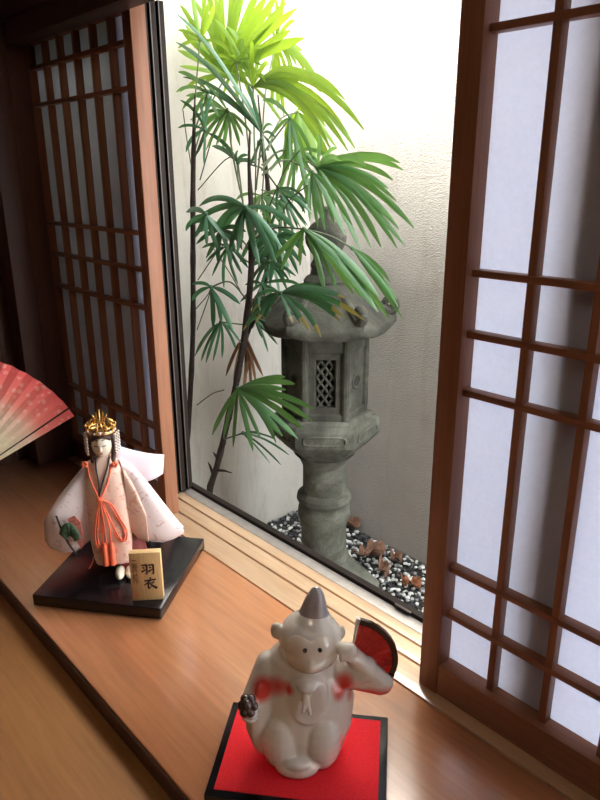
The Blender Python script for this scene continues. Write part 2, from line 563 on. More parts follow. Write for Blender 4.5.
# ------------------------------------------------------------------ window
wn = bpy.data.objects.new('window_1', None); COL.objects.link(wn); wn.location = (-0.7, 0.68, 0)
struct(wn, 'dark bronze aluminium sliding window opened onto the garden', 'window')
def wbox(name, mat, *a, bev=0.001):
    b_ = nb()
    x0, x1, y0, y1, z0, z1 = a
    box(b_, x0 + 0.7, x1 + 0.7, y0 - 0.68, y1 - 0.68, z0, z1, bev)
    return obj(name, b_, mat, wn)
wbox('window_track', ALU_GREY, WX + 0.002, 0.50, 0.6675, 0.689, -0.028, 0.0)
wbox('track_lip', ALU_DARK, WX + 0.002, 0.50, 0.6895, 0.702, -0.05, 0.006)
wbox('window_head', ALU_DARK, WX + 0.002, 0.50, 0.646, 0.74, 0.935, 0.985)
bmj = nb()
for k, (y0, y1, xr) in enumerate(((0.6235, 0.6355, -1.092), (0.6425, 0.6545, -1.096), (0.6615, 0.6735, -1.100), (0.6805, 0.6925, -1.104))):
    st = wbox('sash_stile', ALU_DARK, xr - 0.042, xr, y0, y1, 0.002, 0.895)
    b_ = nb(); box(b_, xr - 0.0015 + 0.7, xr + 0.0012 + 0.7, y0 + 0.0003 - 0.68, y0 + 0.0022 - 0.68, 0.004, 0.893)
    obj('edge_strip', b_, ALU_EDGE, st)
    if k in (1, 3):
        for (z0, z1) in ((0.002, 0.04), (0.86, 0.895)):
            wbox('sash_rail', ALU_DARK, -1.46, xr - 0.042, y0, y1, z0, z1)
        wbox('glass_pane', GLASS, -1.46, xr - 0.042, (y0 + y1) / 2 - 0.002, (y0 + y1) / 2 + 0.002, 0.04, 0.86, bev=0)
wbox('window_jamb', W_SHOJI_Z, -0.303, -0.262, 0.6148, 0.640, 0.001, 0.894)
wbox('window_jamb', ALU_DARK, WX + 0.002, -1.46, 0.64, 0.70, 0.001, 0.895)
wbox('rail_glint', ALU_EDGE, -0.552, -0.522, 0.6855, 0.6894, 0.0045, 0.0075, bev=0.0005)  # paler strip, paints the bright reflection on the bottom rail

# ------------------------------------------------------------------ shoji screens
def shoji(name, label, x_left, rails, cols=6, yf=0.587):
    W = 0.027
    pitch = 0.0662
    width = W * 2 + pitch * cols
    H = 0.892
    t = thing(name, label, 'screen', (x_left, yf, 0.0004))
    def b1(nm, mat, *a, bev=0.0012):
        bm_ = nb(); box(bm_, *a, bev); return obj(nm, bm_, mat, t)
    b1('stile', W_SHOJI_Z, 0, W, 0, 0.027, 0, H)
    b1('stile', W_SHOJI_Z, width - W, width, 0, 0.027, 0, H)
    b1('rail', W_SHOJI_X, W, width - W, 0.001, 0.026, 0, 0.043)
    b1('rail', W_SHOJI_X, W, width - W, 0.001, 0.026, H - 0.03, H)
    for i in range(1, cols):
        x = W + pitch * i
        b1('lattice_bar', W_SHOJI_Z, x - 0.0042, x + 0.0042, 0.0105, 0.0232, 0.043, H - 0.03, bev=0.0005)
    for z in rails:
        b1('lattice_bar', W_SHOJI_X, W, width - W, 0.0095, 0.0235, z - 0.0036, z + 0.0036, bev=0.0005)
    bm_ = nb(); box(bm_, W - 0.002, width - W + 0.002, 0.0237, 0.0242, 0.035, H - 0.022)
    obj('paper', bm_, PAPER, t)
    return t

shoji('shoji_screen', 'narrow wooden lattice paper screen left of the opening, behind the doll', -1.0325 - 0.4512, (0.820, 0.753, 0.524, 0.461, 0.393, 0.166, 0.106))
shoji('shoji_screen', 'large wooden lattice paper screen right of the opening, glowing white paper', -0.427, (0.746, 0.523, 0.459, 0.395, 0.176, 0.113))

# ------------------------------------------------------------------ garden
bm = nb(); box(bm, -1.70, -0.15, 1.45, 1.57, GZ - 0.05, 1.75)
struct(obj('wall_garden_back', bm, PLASTER_R), 'rough grey sprayed plaster garden wall behind the stone lantern', 'wall')
bm = nb(); box(bm, -1.70, -1.56, 0.72, 1.45, GZ - 0.05, 1.75)
struct(obj('wall_garden_left', bm, PLASTER_L), 'smooth pale stained garden wall behind the palm', 'wall')
bm = nb(); box(bm, -1.70, 2.5, 0.72, 3.5, GZ - 0.12, GZ)
struct(obj('ground', bm, EARTH), 'dark earth floor of the small garden', 'ground')
bm = nb(); box(bm, -1.70, 2.5, 0.722, 0.80, 0.985, 2.1); struct(obj('wall_outside', bm, PLASTER_L), 'pale outer wall of the house above the window', 'wall')

# gravel: one mesh of loose pebbles
verts, faces, mis = [], [], []
tb = bmesh.new(); bmesh.ops.create_icosphere(tb, subdivisions=1, radius=1)
tv = [v.co.copy() for v in tb.verts]; tf = [[v.index for v in f.verts] for f in tb.faces]; tb.free()
rng = random.Random(3)
def pebble(x, y, z, r):
    base = len(verts)
    q = Matrix.Rotation(rng.uniform(0, 2 * PI), 3, 'Z') @ Matrix.Rotation(rng.uniform(-0.5, 0.5), 3, 'X')
    s = Vector((r * rng.uniform(0.9, 1.5), r * rng.uniform(0.75, 1.1), r * rng.uniform(0.55, 0.85)))
    for v in tv:
        p = q @ Vector((v.x * s.x, v.y * s.y, v.z * s.z))
        verts.append((x + p.x, y + p.y, z + p.z))
    k = rng.choices((0, 1, 2), (0.34, 0.14, 0.52))[0]
    for f in tf:
        faces.append([base + i for i in f]); mis.append(k)
LX, LY = -1.148, 1.117
for gx in range(112):
    for gy in range(54):
        x = -1.548 + gx * 0.0124 + rng.uniform(-0.004, 0.004)
        y = 0.77 + gy * 0.0124 + rng.uniform(-0.004, 0.004)
        if (x - LX) ** 2 + (y - LY) ** 2 < 0.13 ** 2 or y > 1.44:
            continue
        if x > -0.55 and y < 0.9:
            continue
        pebble(x, y, GZ + 0.006 + rng.uniform(-0.002, 0.006), rng.uniform(0.0050, 0.0080))
me = bpy.data.meshes.new('gravel'); me.from_pydata(verts, [], faces)
for mt in PEB:
    me.materials.append(mt)
me.polygons.foreach_set('material_index', mis); me.shade_smooth()
g = bpy.data.objects.new('gravel', me); COL.objects.link(g); g['kind'] = 'stuff'
g['label'] = 'black and white pebble gravel around the lantern foot'; g['category'] = 'gravel'

# fallen leaves
def fallen(pts_uv, y_list, w, lobes, label, mat, zc):
    c = Vector((sum(p[0] for p in pts_uv) / len(pts_uv), sum(p[1] for p in pts_uv) / len(pts_uv), 0))
    return c
def on_ground(u, v, z):
    d = RX * (u - 300) + DN * (v - 400) + FW * 678
    t = (z - CAM_H) / d.z
    return Vector((0, 0, CAM_H)) + d * t
def dry_leaf(u, v, L, W, rz, curl, label, mat, lobed=False):
    p = on_ground(u, v, GZ + 0.03)
    bm_ = nb()
    grid = []
    n = 14
    for i in range(n + 1):
        t = i / n
        w = W * math.sin(PI * min(1, t * 0.96 + 0.03)) ** 0.75
        if lobed:
            w *= 0.65 + 0.55 * abs(math.sin(t * PI * 2.6))
        row = []
        for j in range(-3, 4):
            s = j / 3
            x = (t - 0.5) * L
            yy = s * w * (1 - 0.25 * abs(curl))
            z = curl * 0.55 * w * s * s + 0.010 * math.sin(t * 7 + s * 2) + 0.25 * curl * L * (t - 0.5) ** 2 * 2 + 0.004 * math.sin(17 * t + 5 * s)
            row.append((x, yy, z))
        grid.append(row)
    sheet(bm_, grid)
    tube(bm_, [(-0.5 * L, 0, 0.25 * curl * L * 0.5), (-0.62 * L, 0.004, 0.02), (-0.75 * L, 0.012, 0.012)], [0.0016, 0.0013, 0.001], 6)
    o = obj('dry_leaf', bm_, mat, None, solid=0.0009)
    o.location = (p.x, p.y, GZ + 0.025); o.rotation_euler = (0, 0, rz)
    return tag(o, label, 'leaf', 'dry fallen leaves on the gravel')
dry_leaf(348, 522, 0.085, 0.030, 0.4, 0.9, 'curled brown fallen leaf against the wall, close behind the lantern foot', DRYLEAF)
dry_leaf(372, 552, 0.085, 0.040, 1.2, 1.1, 'broad crumpled brown fallen leaf in the middle of the gravel strip', DRYLEAF, True)
dry_leaf(384, 566, 0.090, 0.018, 2.45, 0.7, 'long narrow brown fallen leaf lying against the broad crumpled one', DRYLEAF)
dry_leaf(412, 581, 0.050, 0.024, 0.6, 0.5, 'small orange lobed fallen leaf nearest the right paper screen', DRYLEAF2, True)
dry_leaf(396, 556, 0.060, 0.020, 2.7, 0.9, 'dull brown fallen leaf resting at the foot of the garden wall', DRYLEAF)

# ------------------------------------------------------------------ stone lantern
view_a = math.atan2(-LY, -LX)            # direction from lantern to the viewer
LRZ = view_a + PI / 2                    # local -y looks at the viewer
ln = thing('stone_lantern', 'grey weathered hexagonal stone garden lantern with curled roof corners', 'lantern', (LX, LY, GZ), LRZ)
Z0 = -GZ
def hexring(r, z, rot=0.0, n=6):
    return [(r * math.cos(rot + 2 * PI * i / n), r * math.sin(rot + 2 * PI * i / n), z + Z0) for i in range(n)]
def hexloft(bm_, prof, bev=0.003):
    loft(bm_, [hexring(r, z) for r, z in prof])
    if bev:
        bmesh.ops.bevel(bm_, geom=bm_.edges[:], offset=bev, segments=2, affect='EDGES', profile=0.5)
# foot
bm = nb()
hexloft(bm, [(0.150, -0.480), (0.155, -0.435), (0.120, -0.405), (0.085, -0.375), (0.072, -0.352)], 0.003)
obj('foot', bm, STONE, ln, angle=18)
# column
bm = nb()
prof = [(0.066, -0.356), (0.0685, -0.350), (0.066, -0.343), (0.0605, -0.338), (0.0600, -0.30), (0.0595, -0.262), (0.061, -0.250), (0.066, -0.236),
        (0.0690, -0.222), (0.0670, -0.204), (0.0645, -0.196), (0.0665, -0.189), (0.0715, -0.180), (0.0700, -0.169), (0.0640, -0.163), (0.0555, -0.158), (0.0548, -0.12), (0.0545, -0.088),
        (0.0580, -0.080), (0.0625, -0.070), (0.0655, -0.063), (0.072, -0.056), (0.078, -0.050)]
lathe(bm, [(r, z + Z0) for r, z in prof], 40)
obj('column', bm, STONE, ln)
# platform
bm = nb()
hexloft(bm, [(0.078, -0.053), (0.105, -0.030), (0.132, -0.004), (0.139, 0.002), (0.139, 0.042), (0.131, 0.050), (0.122, 0.052), (0.122, 0.058), (0.112, 0.062)], 0.0025)
pf = obj('platform', bm, STONE, ln, angle=18)
bm = nb()
ap = 0.139 * math.cos(PI / 6)
for k in range(6):
    a = 2 * PI * k / 6 + PI / 6
    nrm = Vector((math.cos(a), math.sin(a), 0)); tg = Vector((-math.sin(a), math.cos(a), 0))
    pts = []
    for t in range(25):
        q = 2 * PI * t / 24
        cx = math.copysign(abs(math.cos(q)) ** 0.35, math.cos(q)); cz = math.copysign(abs(math.sin(q)) ** 0.5, math.sin(q))
        pts.append(nrm * (ap + 0.0005) + tg * (0.050 * cx) + Vector((0, 0, 0.022 + Z0 + 0.0105 * cz)))
    tube(bm, pts, 0.0028, 6)
obj('carved_panel', bm, STONE, pf)
# fire box : hexagonal shell with windows
bm = nb()
R0, R1, zb, zt = 0.0985, 0.078, 0.060, 0.262
def face_ring(k, rad):
    a0, a1 = 2 * PI * k / 6, 2 * PI * (k + 1) / 6
    return Vector((rad * math.cos(a0), rad * math.sin(a0), 0)), Vector((rad * math.cos(a1), rad * math.sin(a1), 0))
def wallpanel(bm_, k, hole):
    A, B = face_ring(k, R0); a, b_ = face_ring(k, R1)
    def P(o, s, z):
        p = (A.lerp(B, s) if o else a.lerp(b_, s)).copy(); p.z = z + Z0; return p
    s0, s1, z0, z1 = hole
    quads = [((0, zb), (s0, zt)), ((s1, zb), (1, zt)), ((s0, zb), (s1, z0)), ((s0, z1), (s1, zt))]
    for (p0, p1) in quads:
        sa, za = p0; sb, zb_ = p1
        vs = [bm_.verts.new(P(o, s, z)) for o in (1, 0) for (s, z) in ((sa, za), (sb, za), (sb, zb_), (sa, zb_))]
        for q in ((0, 1, 2, 3), (7, 6, 5, 4), (0, 4, 5, 1), (1, 5, 6, 2), (2, 6, 7, 3), (3, 7, 4, 0)):
            bm_.faces.new([vs[i] for i in q])
front = 4     # face looking to -y
for k in range(6):
    if k == 4:
        wallpanel(bm, k, (0.26, 0.76, 0.096, 0.212))
    else:
        wallpanel(bm, k, (0.49, 0.51, 0.149, 0.151))
lathe(bm, [(0.095, 0.058 + Z0), (0.095, 0.064 + Z0)], 6)
lathe(bm, [(0.095, 0.256 + Z0), (0.095, 0.262 + Z0)], 6)
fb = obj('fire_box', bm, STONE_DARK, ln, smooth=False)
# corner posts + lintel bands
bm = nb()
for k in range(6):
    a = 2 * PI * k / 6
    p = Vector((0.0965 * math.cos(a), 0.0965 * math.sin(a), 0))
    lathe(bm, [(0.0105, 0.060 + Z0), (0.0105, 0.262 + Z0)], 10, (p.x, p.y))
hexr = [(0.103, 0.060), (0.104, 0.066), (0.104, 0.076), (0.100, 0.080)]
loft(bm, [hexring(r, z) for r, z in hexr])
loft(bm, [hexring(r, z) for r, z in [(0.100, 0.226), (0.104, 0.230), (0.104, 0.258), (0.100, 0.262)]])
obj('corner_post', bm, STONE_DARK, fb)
bm = nb()
# diagonal lattice in the front window
A, B = face_ring(4, 0.086)
def FP(s, z, off=0):
    p = A.lerp(B, s).copy(); p.z = z + Z0; p.y -= off; return p
for q in range(8):
    for flip in (0, 1):
        s0 = -0.78 + 0.22 * q
        pts = []
        for t in range(41):
            s = s0 + 1.0 * t / 40; z = 0.094 + 0.120 * t / 40
            if flip:
                z = 0.214 - 0.120 * t / 40
            if 0.25 <= s <= 0.77:
                pts.append(FP(s, z))
        if len(pts) > 4:
            tube(bm, pts, 0.0034, 6)
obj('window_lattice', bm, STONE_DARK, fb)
for k in (5, 3, 0, 2):
    bm = nb()
    a = 2 * PI * k / 6 + PI / 6
    nrm = Vector((math.cos(a), math.sin(a), 0)); tg = Vector((-math.sin(a), math.cos(a), 0))
    c = nrm * (R0 * math.cos(PI / 6)) + Vector((0, 0, 0.150 + Z0))
    tube(bm, [c + tg * 0.017 * math.cos(q * 2 * PI / 24) + Vector((0, 0, 0.017 * math.sin(q * 2 * PI / 24))) for q in range(25)], 0.0042, 8)
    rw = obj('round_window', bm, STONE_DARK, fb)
    bm = nb()
    c = c + nrm * 0.0006
    vs = [bm.verts.new(c + tg * 0.0145 * math.cos(q * 2 * PI / 24) + Vector((0, 0, 0.0145 * math.sin(q * 2 * PI / 24)))) for q in range(24)]
    f = bm.faces.new(vs)
    r = bmesh.ops.extrude_face_region(bm, geom=[f])
    for v in r['geom']:
        if isinstance(v, bmesh.types.BMVert):
            v.co -= nrm * 0.004
    obj('recess_shade', bm, STONE_HOLE, fb)
# roof
bm = nb()
n6 = 72
def roof_ring(r, z, lift, hexness):
    out = []
    for i in range(n6):
        a = 2 * PI * i / n6
        am = ((a + PI / 6) % (PI / 3)) - PI / 6          # distance from nearest corner direction
        hexr_ = math.cos(PI / 6) / math.cos(abs(am) - PI / 6) if True else 1
        rr = r * (1 - hexness + hexness * hexr_)
        cl = max(0, 1 - abs(am) / (PI / 7)) ** 2
        out.append((rr * (1 + 0.03 * cl * hexness) * math.cos(a), rr * (1 + 0.03 * cl * hexness) * math.sin(a), z + lift * cl + Z0))
    return out
loft(bm, [roof_ring(0.085, 0.2615, 0, 0.6), roof_ring(0.118, 0.262, 0.002, 0.8), roof_ring(0.150, 0.264, 0.010, 0.85), roof_ring(0.161, 0.266, 0.014, 0.85),
          roof_ring(0.1655, 0.270, 0.016, 0.85), roof_ring(0.1660, 0.284, 0.018, 0.85), roof_ring(0.160, 0.289, 0.018, 0.85), roof_ring(0.146, 0.302, 0.013, 0.85), roof_ring(0.120, 0.322, 0.006, 0.75), roof_ring(0.094, 0.346, 0.003, 0.6),
          roof_ring(0.068, 0.366, 0, 0.4), roof_ring(0.050, 0.380, 0, 0.2)])
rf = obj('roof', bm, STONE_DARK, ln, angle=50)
for k in range(6):
    a = 2 * PI * k / 6
    d = Vector((math.cos(a), math.sin(a), 0))
    bm = nb()
    pts = []
    rad = []
    # ridge rising outwards then curling back as a scroll
    for t in range(6):
        q = t / 5
        pts.append(d * (0.085 + 0.066 * q) + Vector((0, 0, Z0 + 0.352 - 0.052 * q + 0.010 * q * q))); rad.append(0.009 + 0.005 * q)
    for t in range(1, 15):
        q = t / 14 * 1.55 * PI
        rr = 0.017 * (1 - 0.45 * t / 14)
        c = d * 0.150 + Vector((0, 0, Z0 + 0.327))
        pts.append(c + d * rr * math.sin(q) + Vector((0, 0, -rr * math.cos(q)))); rad.append(0.013 - 0.005 * t / 14)
    tube(bm, pts, rad, 10)
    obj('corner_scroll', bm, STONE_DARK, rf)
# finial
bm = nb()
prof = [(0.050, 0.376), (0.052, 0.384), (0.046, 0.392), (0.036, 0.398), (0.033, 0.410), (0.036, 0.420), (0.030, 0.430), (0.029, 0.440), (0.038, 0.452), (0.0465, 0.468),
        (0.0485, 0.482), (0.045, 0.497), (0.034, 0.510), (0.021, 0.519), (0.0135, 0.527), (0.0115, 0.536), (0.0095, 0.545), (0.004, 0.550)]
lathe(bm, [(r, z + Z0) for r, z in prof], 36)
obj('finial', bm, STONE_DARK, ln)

# ------------------------------------------------------------------ palm
plant_base = Vector((-1.47, 0.96, GZ))
palm = thing('lady_palm', 'tall green lady palm with fan fronds beside the stone lantern', 'palm', plant_base)
def pp(u, v, y):
    p = at(u, v, y)
    if p.x < -1.52:
        d = p - Vector((0, 0, CAM_H)); p = Vector((0, 0, CAM_H)) + d * (-1.52 / p.x)
    return p
canes = [([(209, 500), (216, 470), (222, 446), (229, 415), (236, 385), (243, 345), (249, 300), (252, 250), (251, 205), (249, 165), (250, 130)], 0.95, 0.0078),
         ([(186, 480), (190, 400), (193, 330), (193, 260), (193, 190), (194, 130), (195, 95)], 0.93, 0.0066),
         ([(247, 335), (262, 300), (268, 250), (268, 190), (262, 140), (258, 95)], 1.10, 0.006)]
for uv, y, r in canes:
    P = [pp(u, v, y) for u, v in uv]
    P = ([Vector((P[0].x + 0.01, P[0].y, GZ + 0.0))] if uv[0][1] > 400 else [pp(246, 345, 0.95)]) + P
    P = [p - plant_base for p in bez(P, 40)]
    bm = nb()
    rr = [r * (1 + 0.16 * (i % 4 == 0)) * (1.1 - 0.25 * i / len(P)) * min(1, 0.25 + (len(P) - 1 - i) * 0.09) for i in range(len(P))]
    tube(bm, P, rr, 10)
    o = obj('cane', bm, CANE, palm)
    if r > 0.007:
        for (u, v, du, dv) in ((219, 455, 7, -12), (219, 462, -6, -10), (214, 470, 18, 3), (213, 474, -5, -12), (226, 428, 6, -10)):
            a = pp(u, v, y) - plant_base; b_ = pp(u + du, v + dv, y - 0.01) - plant_base
            bm = nb(); tube(bm, [a, a.lerp(b_, 0.6) + Vector((0, 0, 0.003)), b_], [0.005, 0.0032, 0.0008], 6)
            obj('leaf_base', bm, CANE, o)

prng = random.Random(11)
def leaflet(bm_, H, T, arch, w, side, mi_tip=None):
    n = 11
    n_tip = prng.choice((0, 1, 2, 3)) if mi_tip else 0
    ctrl = H.lerp(T, 0.5) + Vector((0, 0, arch)) + Vector((prng.uniform(-0.01, 0.01), prng.uniform(-0.012, 0.012), 0))
    rows = []
    for i in range(n + 1):
        t = i / n
        p = H * (1 - t) ** 2 + ctrl * 2 * t * (1 - t) + T * t * t
        d = ((ctrl - H) * (1 - t) + (T - ctrl) * t).normalized()
        sdir = side - d * side.dot(d)
        if sdir.length < 1e-4:
            sdir = d.cross(Vector((0, 0, 1)))
        sdir.normalize()
        nrm = sdir.cross(d)
        ww = w * (0.25 + 0.75 * min(1, t / 0.30)) * (1 if t < 0.78 else max(0.16, 1 - ((t - 0.78) / 0.22) ** 1.6 * 0.84))
        fold = 0.28 * ww
        rows.append([bm_.verts.new(p - sdir * ww + nrm * fold), bm_.verts.new(p), bm_.verts.new(p + sdir * ww + nrm * fold)])
    for i, (a, b_) in enumerate(zip(rows[:-1], rows[1:])):
        for j in range(2):
            f = bm_.faces.new((a[j], a[j + 1], b_[j + 1], b_[j]))
            f.material_index = 1 if (mi_tip and i >= n - n_tip) else 0

def frond(hub, y, tips, mat, w=0.011, arch=0.03, stem=None, ydev=0.07, scorched=False, dense=True, yt=0.0, stem_y=None):
    H = pp(hub[0], hub[1], y)
    bm_ = nb()
    more = []
    for (a, b_) in zip(tips[:-1], tips[1:]):
        more.append(a)
        gap = math.hypot(a[0] - b_[0], a[1] - b_[1])
        la, lb = math.hypot(a[0] - hub[0], a[1] - hub[1]), math.hypot(b_[0] - hub[0], b_[1] - hub[1])
        if dense and 15 < gap < 75 and min(la, lb) > 28 and prng.random() < 0.7:
            f_ = prng.uniform(0.86, 0.99)
            more.append((hub[0] + ((a[0] + b_[0]) / 2 - hub[0]) * f_, hub[1] + ((a[1] + b_[1]) / 2 - hub[1]) * f_))
    more.append(tips[-1])
    for k, (u, v) in enumerate(more):
        T = pp(u, v, y + yt + prng.uniform(-ydev, ydev))
        if T.y < 0.765:
            T = pp(u, v, 0.765)
        d = (T - H)
        vw = (H - Vector((0, 0, CAM_H))).normalized()
        side = d.cross(vw); side.normalize()
        side = (side + vw * prng.uniform(-0.7, 0.7)).normalized()
        a = arch * (0.4 + d.length / 0.2) * (0.5 + abs(d.x) / max(d.length, 1e-4) * 0.8)
        leaflet(bm_, H - plant_base, T - plant_base, a, 0.54 * w * min(1.2, 0.55 + d.length * 2.4) * 1.08 * prng.uniform(0.85, 1.15), side, scorched)
    ball(bm_, H - plant_base, 0.005, 8, 6)
    o = obj('frond', bm_, [mat, LEAF_TIP], palm, angle=60)
    if stem:
        s = [pp(a, b_, (stem_y or 0.95) + (y - (stem_y or 0.95)) * (i / max(1, len(stem)))) - plant_base for i, (a, b_) in enumerate(stem)] + [H - plant_base]
        b2 = nb(); tube(b2, bez(s, 14), 0.0020, 6)
        obj('petiole', b2, PETIOLE, o)
    return o

# far, high, backlit fronds first
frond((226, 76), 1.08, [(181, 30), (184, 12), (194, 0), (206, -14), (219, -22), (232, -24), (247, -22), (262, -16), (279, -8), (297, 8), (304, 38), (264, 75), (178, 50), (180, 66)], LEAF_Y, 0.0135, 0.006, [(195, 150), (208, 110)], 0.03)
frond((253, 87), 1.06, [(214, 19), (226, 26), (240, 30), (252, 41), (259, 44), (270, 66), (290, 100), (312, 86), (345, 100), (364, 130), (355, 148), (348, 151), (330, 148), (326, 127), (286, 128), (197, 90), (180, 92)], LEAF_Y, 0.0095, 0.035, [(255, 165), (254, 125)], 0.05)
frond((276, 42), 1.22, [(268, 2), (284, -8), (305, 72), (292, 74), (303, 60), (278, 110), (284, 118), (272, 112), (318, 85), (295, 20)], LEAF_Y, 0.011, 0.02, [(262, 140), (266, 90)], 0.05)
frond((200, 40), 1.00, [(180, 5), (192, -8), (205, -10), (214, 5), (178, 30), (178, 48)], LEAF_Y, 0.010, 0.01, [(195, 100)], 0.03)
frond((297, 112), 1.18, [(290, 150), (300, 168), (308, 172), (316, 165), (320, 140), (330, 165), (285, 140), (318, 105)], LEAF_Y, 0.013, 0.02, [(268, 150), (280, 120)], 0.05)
frond((318, 168), 1.10, [(319, 134), (337, 148), (341, 161), (347, 168), (400, 163), (403, 170), (393, 180), (396, 201), (414, 228), (405, 246), (397, 248), (381, 247), (371, 248), (361, 252), (345, 222), (336, 212), (326, 224), (300, 150), (296, 158)], LEAF, 0.0092, 0.022, [(262, 165), (285, 150)], 0.06)
frond((312, 172), 1.05, [(302, 212), (310, 222), (318, 228), (325, 230), (334, 225), (294, 200), (345, 235), (352, 225)], LEAF, 0.009, 0.018, [(262, 175), (285, 160)], 0.05)
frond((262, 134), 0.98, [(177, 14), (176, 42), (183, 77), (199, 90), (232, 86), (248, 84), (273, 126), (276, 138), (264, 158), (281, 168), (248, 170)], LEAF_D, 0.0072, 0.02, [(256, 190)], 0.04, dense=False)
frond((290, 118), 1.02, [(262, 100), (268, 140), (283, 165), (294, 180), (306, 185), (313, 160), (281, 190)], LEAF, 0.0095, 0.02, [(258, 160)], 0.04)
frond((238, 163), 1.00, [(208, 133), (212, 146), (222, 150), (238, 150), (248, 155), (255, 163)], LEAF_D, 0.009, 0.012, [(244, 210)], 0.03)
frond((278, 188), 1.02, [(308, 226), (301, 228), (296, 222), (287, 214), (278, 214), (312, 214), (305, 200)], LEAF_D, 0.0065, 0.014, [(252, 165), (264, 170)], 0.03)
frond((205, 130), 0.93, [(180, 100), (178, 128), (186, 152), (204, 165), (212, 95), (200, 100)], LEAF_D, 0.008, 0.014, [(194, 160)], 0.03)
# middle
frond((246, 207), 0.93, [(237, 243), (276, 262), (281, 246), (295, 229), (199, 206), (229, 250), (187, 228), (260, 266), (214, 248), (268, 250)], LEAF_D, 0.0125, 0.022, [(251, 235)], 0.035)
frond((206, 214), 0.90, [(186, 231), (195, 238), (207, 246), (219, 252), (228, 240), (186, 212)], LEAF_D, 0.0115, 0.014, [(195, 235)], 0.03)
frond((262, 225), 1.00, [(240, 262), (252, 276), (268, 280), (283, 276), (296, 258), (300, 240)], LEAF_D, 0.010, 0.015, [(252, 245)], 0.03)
frond((304, 229), 0.945, [(281, 270), (300, 266), (325, 293), (353, 294), (378, 312), (389, 319), (378, 296), (271, 262)], LEAF, 0.0108, 0.016, [(252, 240), (275, 228)], 0.012)
frond((352, 248), 1.02, [(390, 282), (402, 317), (397, 300), (384, 278)], LEAF, 0.007, 0.010, [(304, 229), (330, 236)], 0.02, stem_y=0.96)
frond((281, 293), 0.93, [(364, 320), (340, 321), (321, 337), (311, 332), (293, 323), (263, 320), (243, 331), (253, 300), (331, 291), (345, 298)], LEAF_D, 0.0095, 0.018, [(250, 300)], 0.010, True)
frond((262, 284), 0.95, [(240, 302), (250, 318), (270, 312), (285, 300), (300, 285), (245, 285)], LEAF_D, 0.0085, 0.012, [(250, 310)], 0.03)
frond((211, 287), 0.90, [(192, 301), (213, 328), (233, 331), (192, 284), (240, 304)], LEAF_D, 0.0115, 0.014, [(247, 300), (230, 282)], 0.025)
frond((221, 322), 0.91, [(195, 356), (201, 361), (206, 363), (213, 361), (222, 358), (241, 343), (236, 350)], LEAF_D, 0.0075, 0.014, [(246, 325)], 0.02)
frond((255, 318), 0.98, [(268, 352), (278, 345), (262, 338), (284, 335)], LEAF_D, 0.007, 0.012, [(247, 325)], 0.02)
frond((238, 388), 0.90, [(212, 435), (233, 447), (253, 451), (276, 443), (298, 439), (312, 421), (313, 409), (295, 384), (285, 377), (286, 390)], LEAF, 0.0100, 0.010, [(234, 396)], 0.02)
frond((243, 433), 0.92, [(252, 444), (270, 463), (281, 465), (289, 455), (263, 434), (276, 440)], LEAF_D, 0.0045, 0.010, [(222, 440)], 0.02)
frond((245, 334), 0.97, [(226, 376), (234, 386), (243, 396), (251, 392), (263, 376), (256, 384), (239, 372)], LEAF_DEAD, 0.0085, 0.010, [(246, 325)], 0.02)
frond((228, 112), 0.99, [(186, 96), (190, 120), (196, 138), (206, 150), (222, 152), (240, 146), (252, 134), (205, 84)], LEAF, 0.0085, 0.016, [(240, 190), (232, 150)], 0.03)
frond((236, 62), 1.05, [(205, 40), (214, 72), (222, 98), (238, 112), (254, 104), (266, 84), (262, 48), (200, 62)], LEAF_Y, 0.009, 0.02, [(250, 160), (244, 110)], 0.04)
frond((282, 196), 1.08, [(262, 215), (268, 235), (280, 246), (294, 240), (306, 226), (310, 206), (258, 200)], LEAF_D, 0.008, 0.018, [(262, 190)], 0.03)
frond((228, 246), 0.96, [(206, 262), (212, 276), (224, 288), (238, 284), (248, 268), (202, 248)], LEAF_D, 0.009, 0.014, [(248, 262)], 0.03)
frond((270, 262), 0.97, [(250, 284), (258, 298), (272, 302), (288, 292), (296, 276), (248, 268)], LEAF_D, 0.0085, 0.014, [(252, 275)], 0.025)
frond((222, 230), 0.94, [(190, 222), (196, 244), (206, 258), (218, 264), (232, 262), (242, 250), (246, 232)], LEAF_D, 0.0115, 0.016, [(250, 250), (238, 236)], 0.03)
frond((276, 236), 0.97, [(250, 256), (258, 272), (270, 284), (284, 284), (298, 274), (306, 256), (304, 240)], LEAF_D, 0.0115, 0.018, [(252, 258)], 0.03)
frond((262, 196), 1.04, [(236, 200), (242, 218), (254, 230), (268, 234), (282, 226), (292, 212), (296, 198)], LEAF, 0.0095, 0.018, [(250, 215)], 0.03)
frond((208, 92), 0.98, [(178, 72), (176, 92), (182, 110), (192, 122), (206, 126), (220, 118)], LEAF, 0.009, 0.016, [(195, 130)], 0.03)
frond((296, 150), 1.12, [(270, 172), (278, 192), (292, 204), (308, 206), (322, 196), (334, 184), (338, 168)], LEAF, 0.009, 0.02, [(262, 170), (278, 152)], 0.04)
# bare thin stalks crossing the leaves
for uv in ([(200, 180), (215, 130), (228, 108)], [(198, 190), (225, 160), (238, 158)], [(255, 210), (256, 160), (258, 140)], [(261, 212), (264, 165), (262, 138)], [(267, 212), (285, 170), (300, 150)],
           [(247, 220), (240, 190), (237, 165)], [(198, 280), (215, 255), (228, 240)], [(240, 290), (228, 270), (213, 248)], [(195, 310), (207, 296), (211, 288)], [(197, 405), (212, 394), (224, 390)],
           [(197, 330), (206, 305), (211, 290)], [(279, 222), (290, 200), (308, 185)], [(183, 110), (187, 140), (192, 170)]):
    bm = nb(); tube(bm, [p - plant_base for p in bez([pp(u, v, 0.96) for u, v in uv], 10)], 0.0014, 6)
    obj('bare_stalk', bm, PETIOLE, palm)

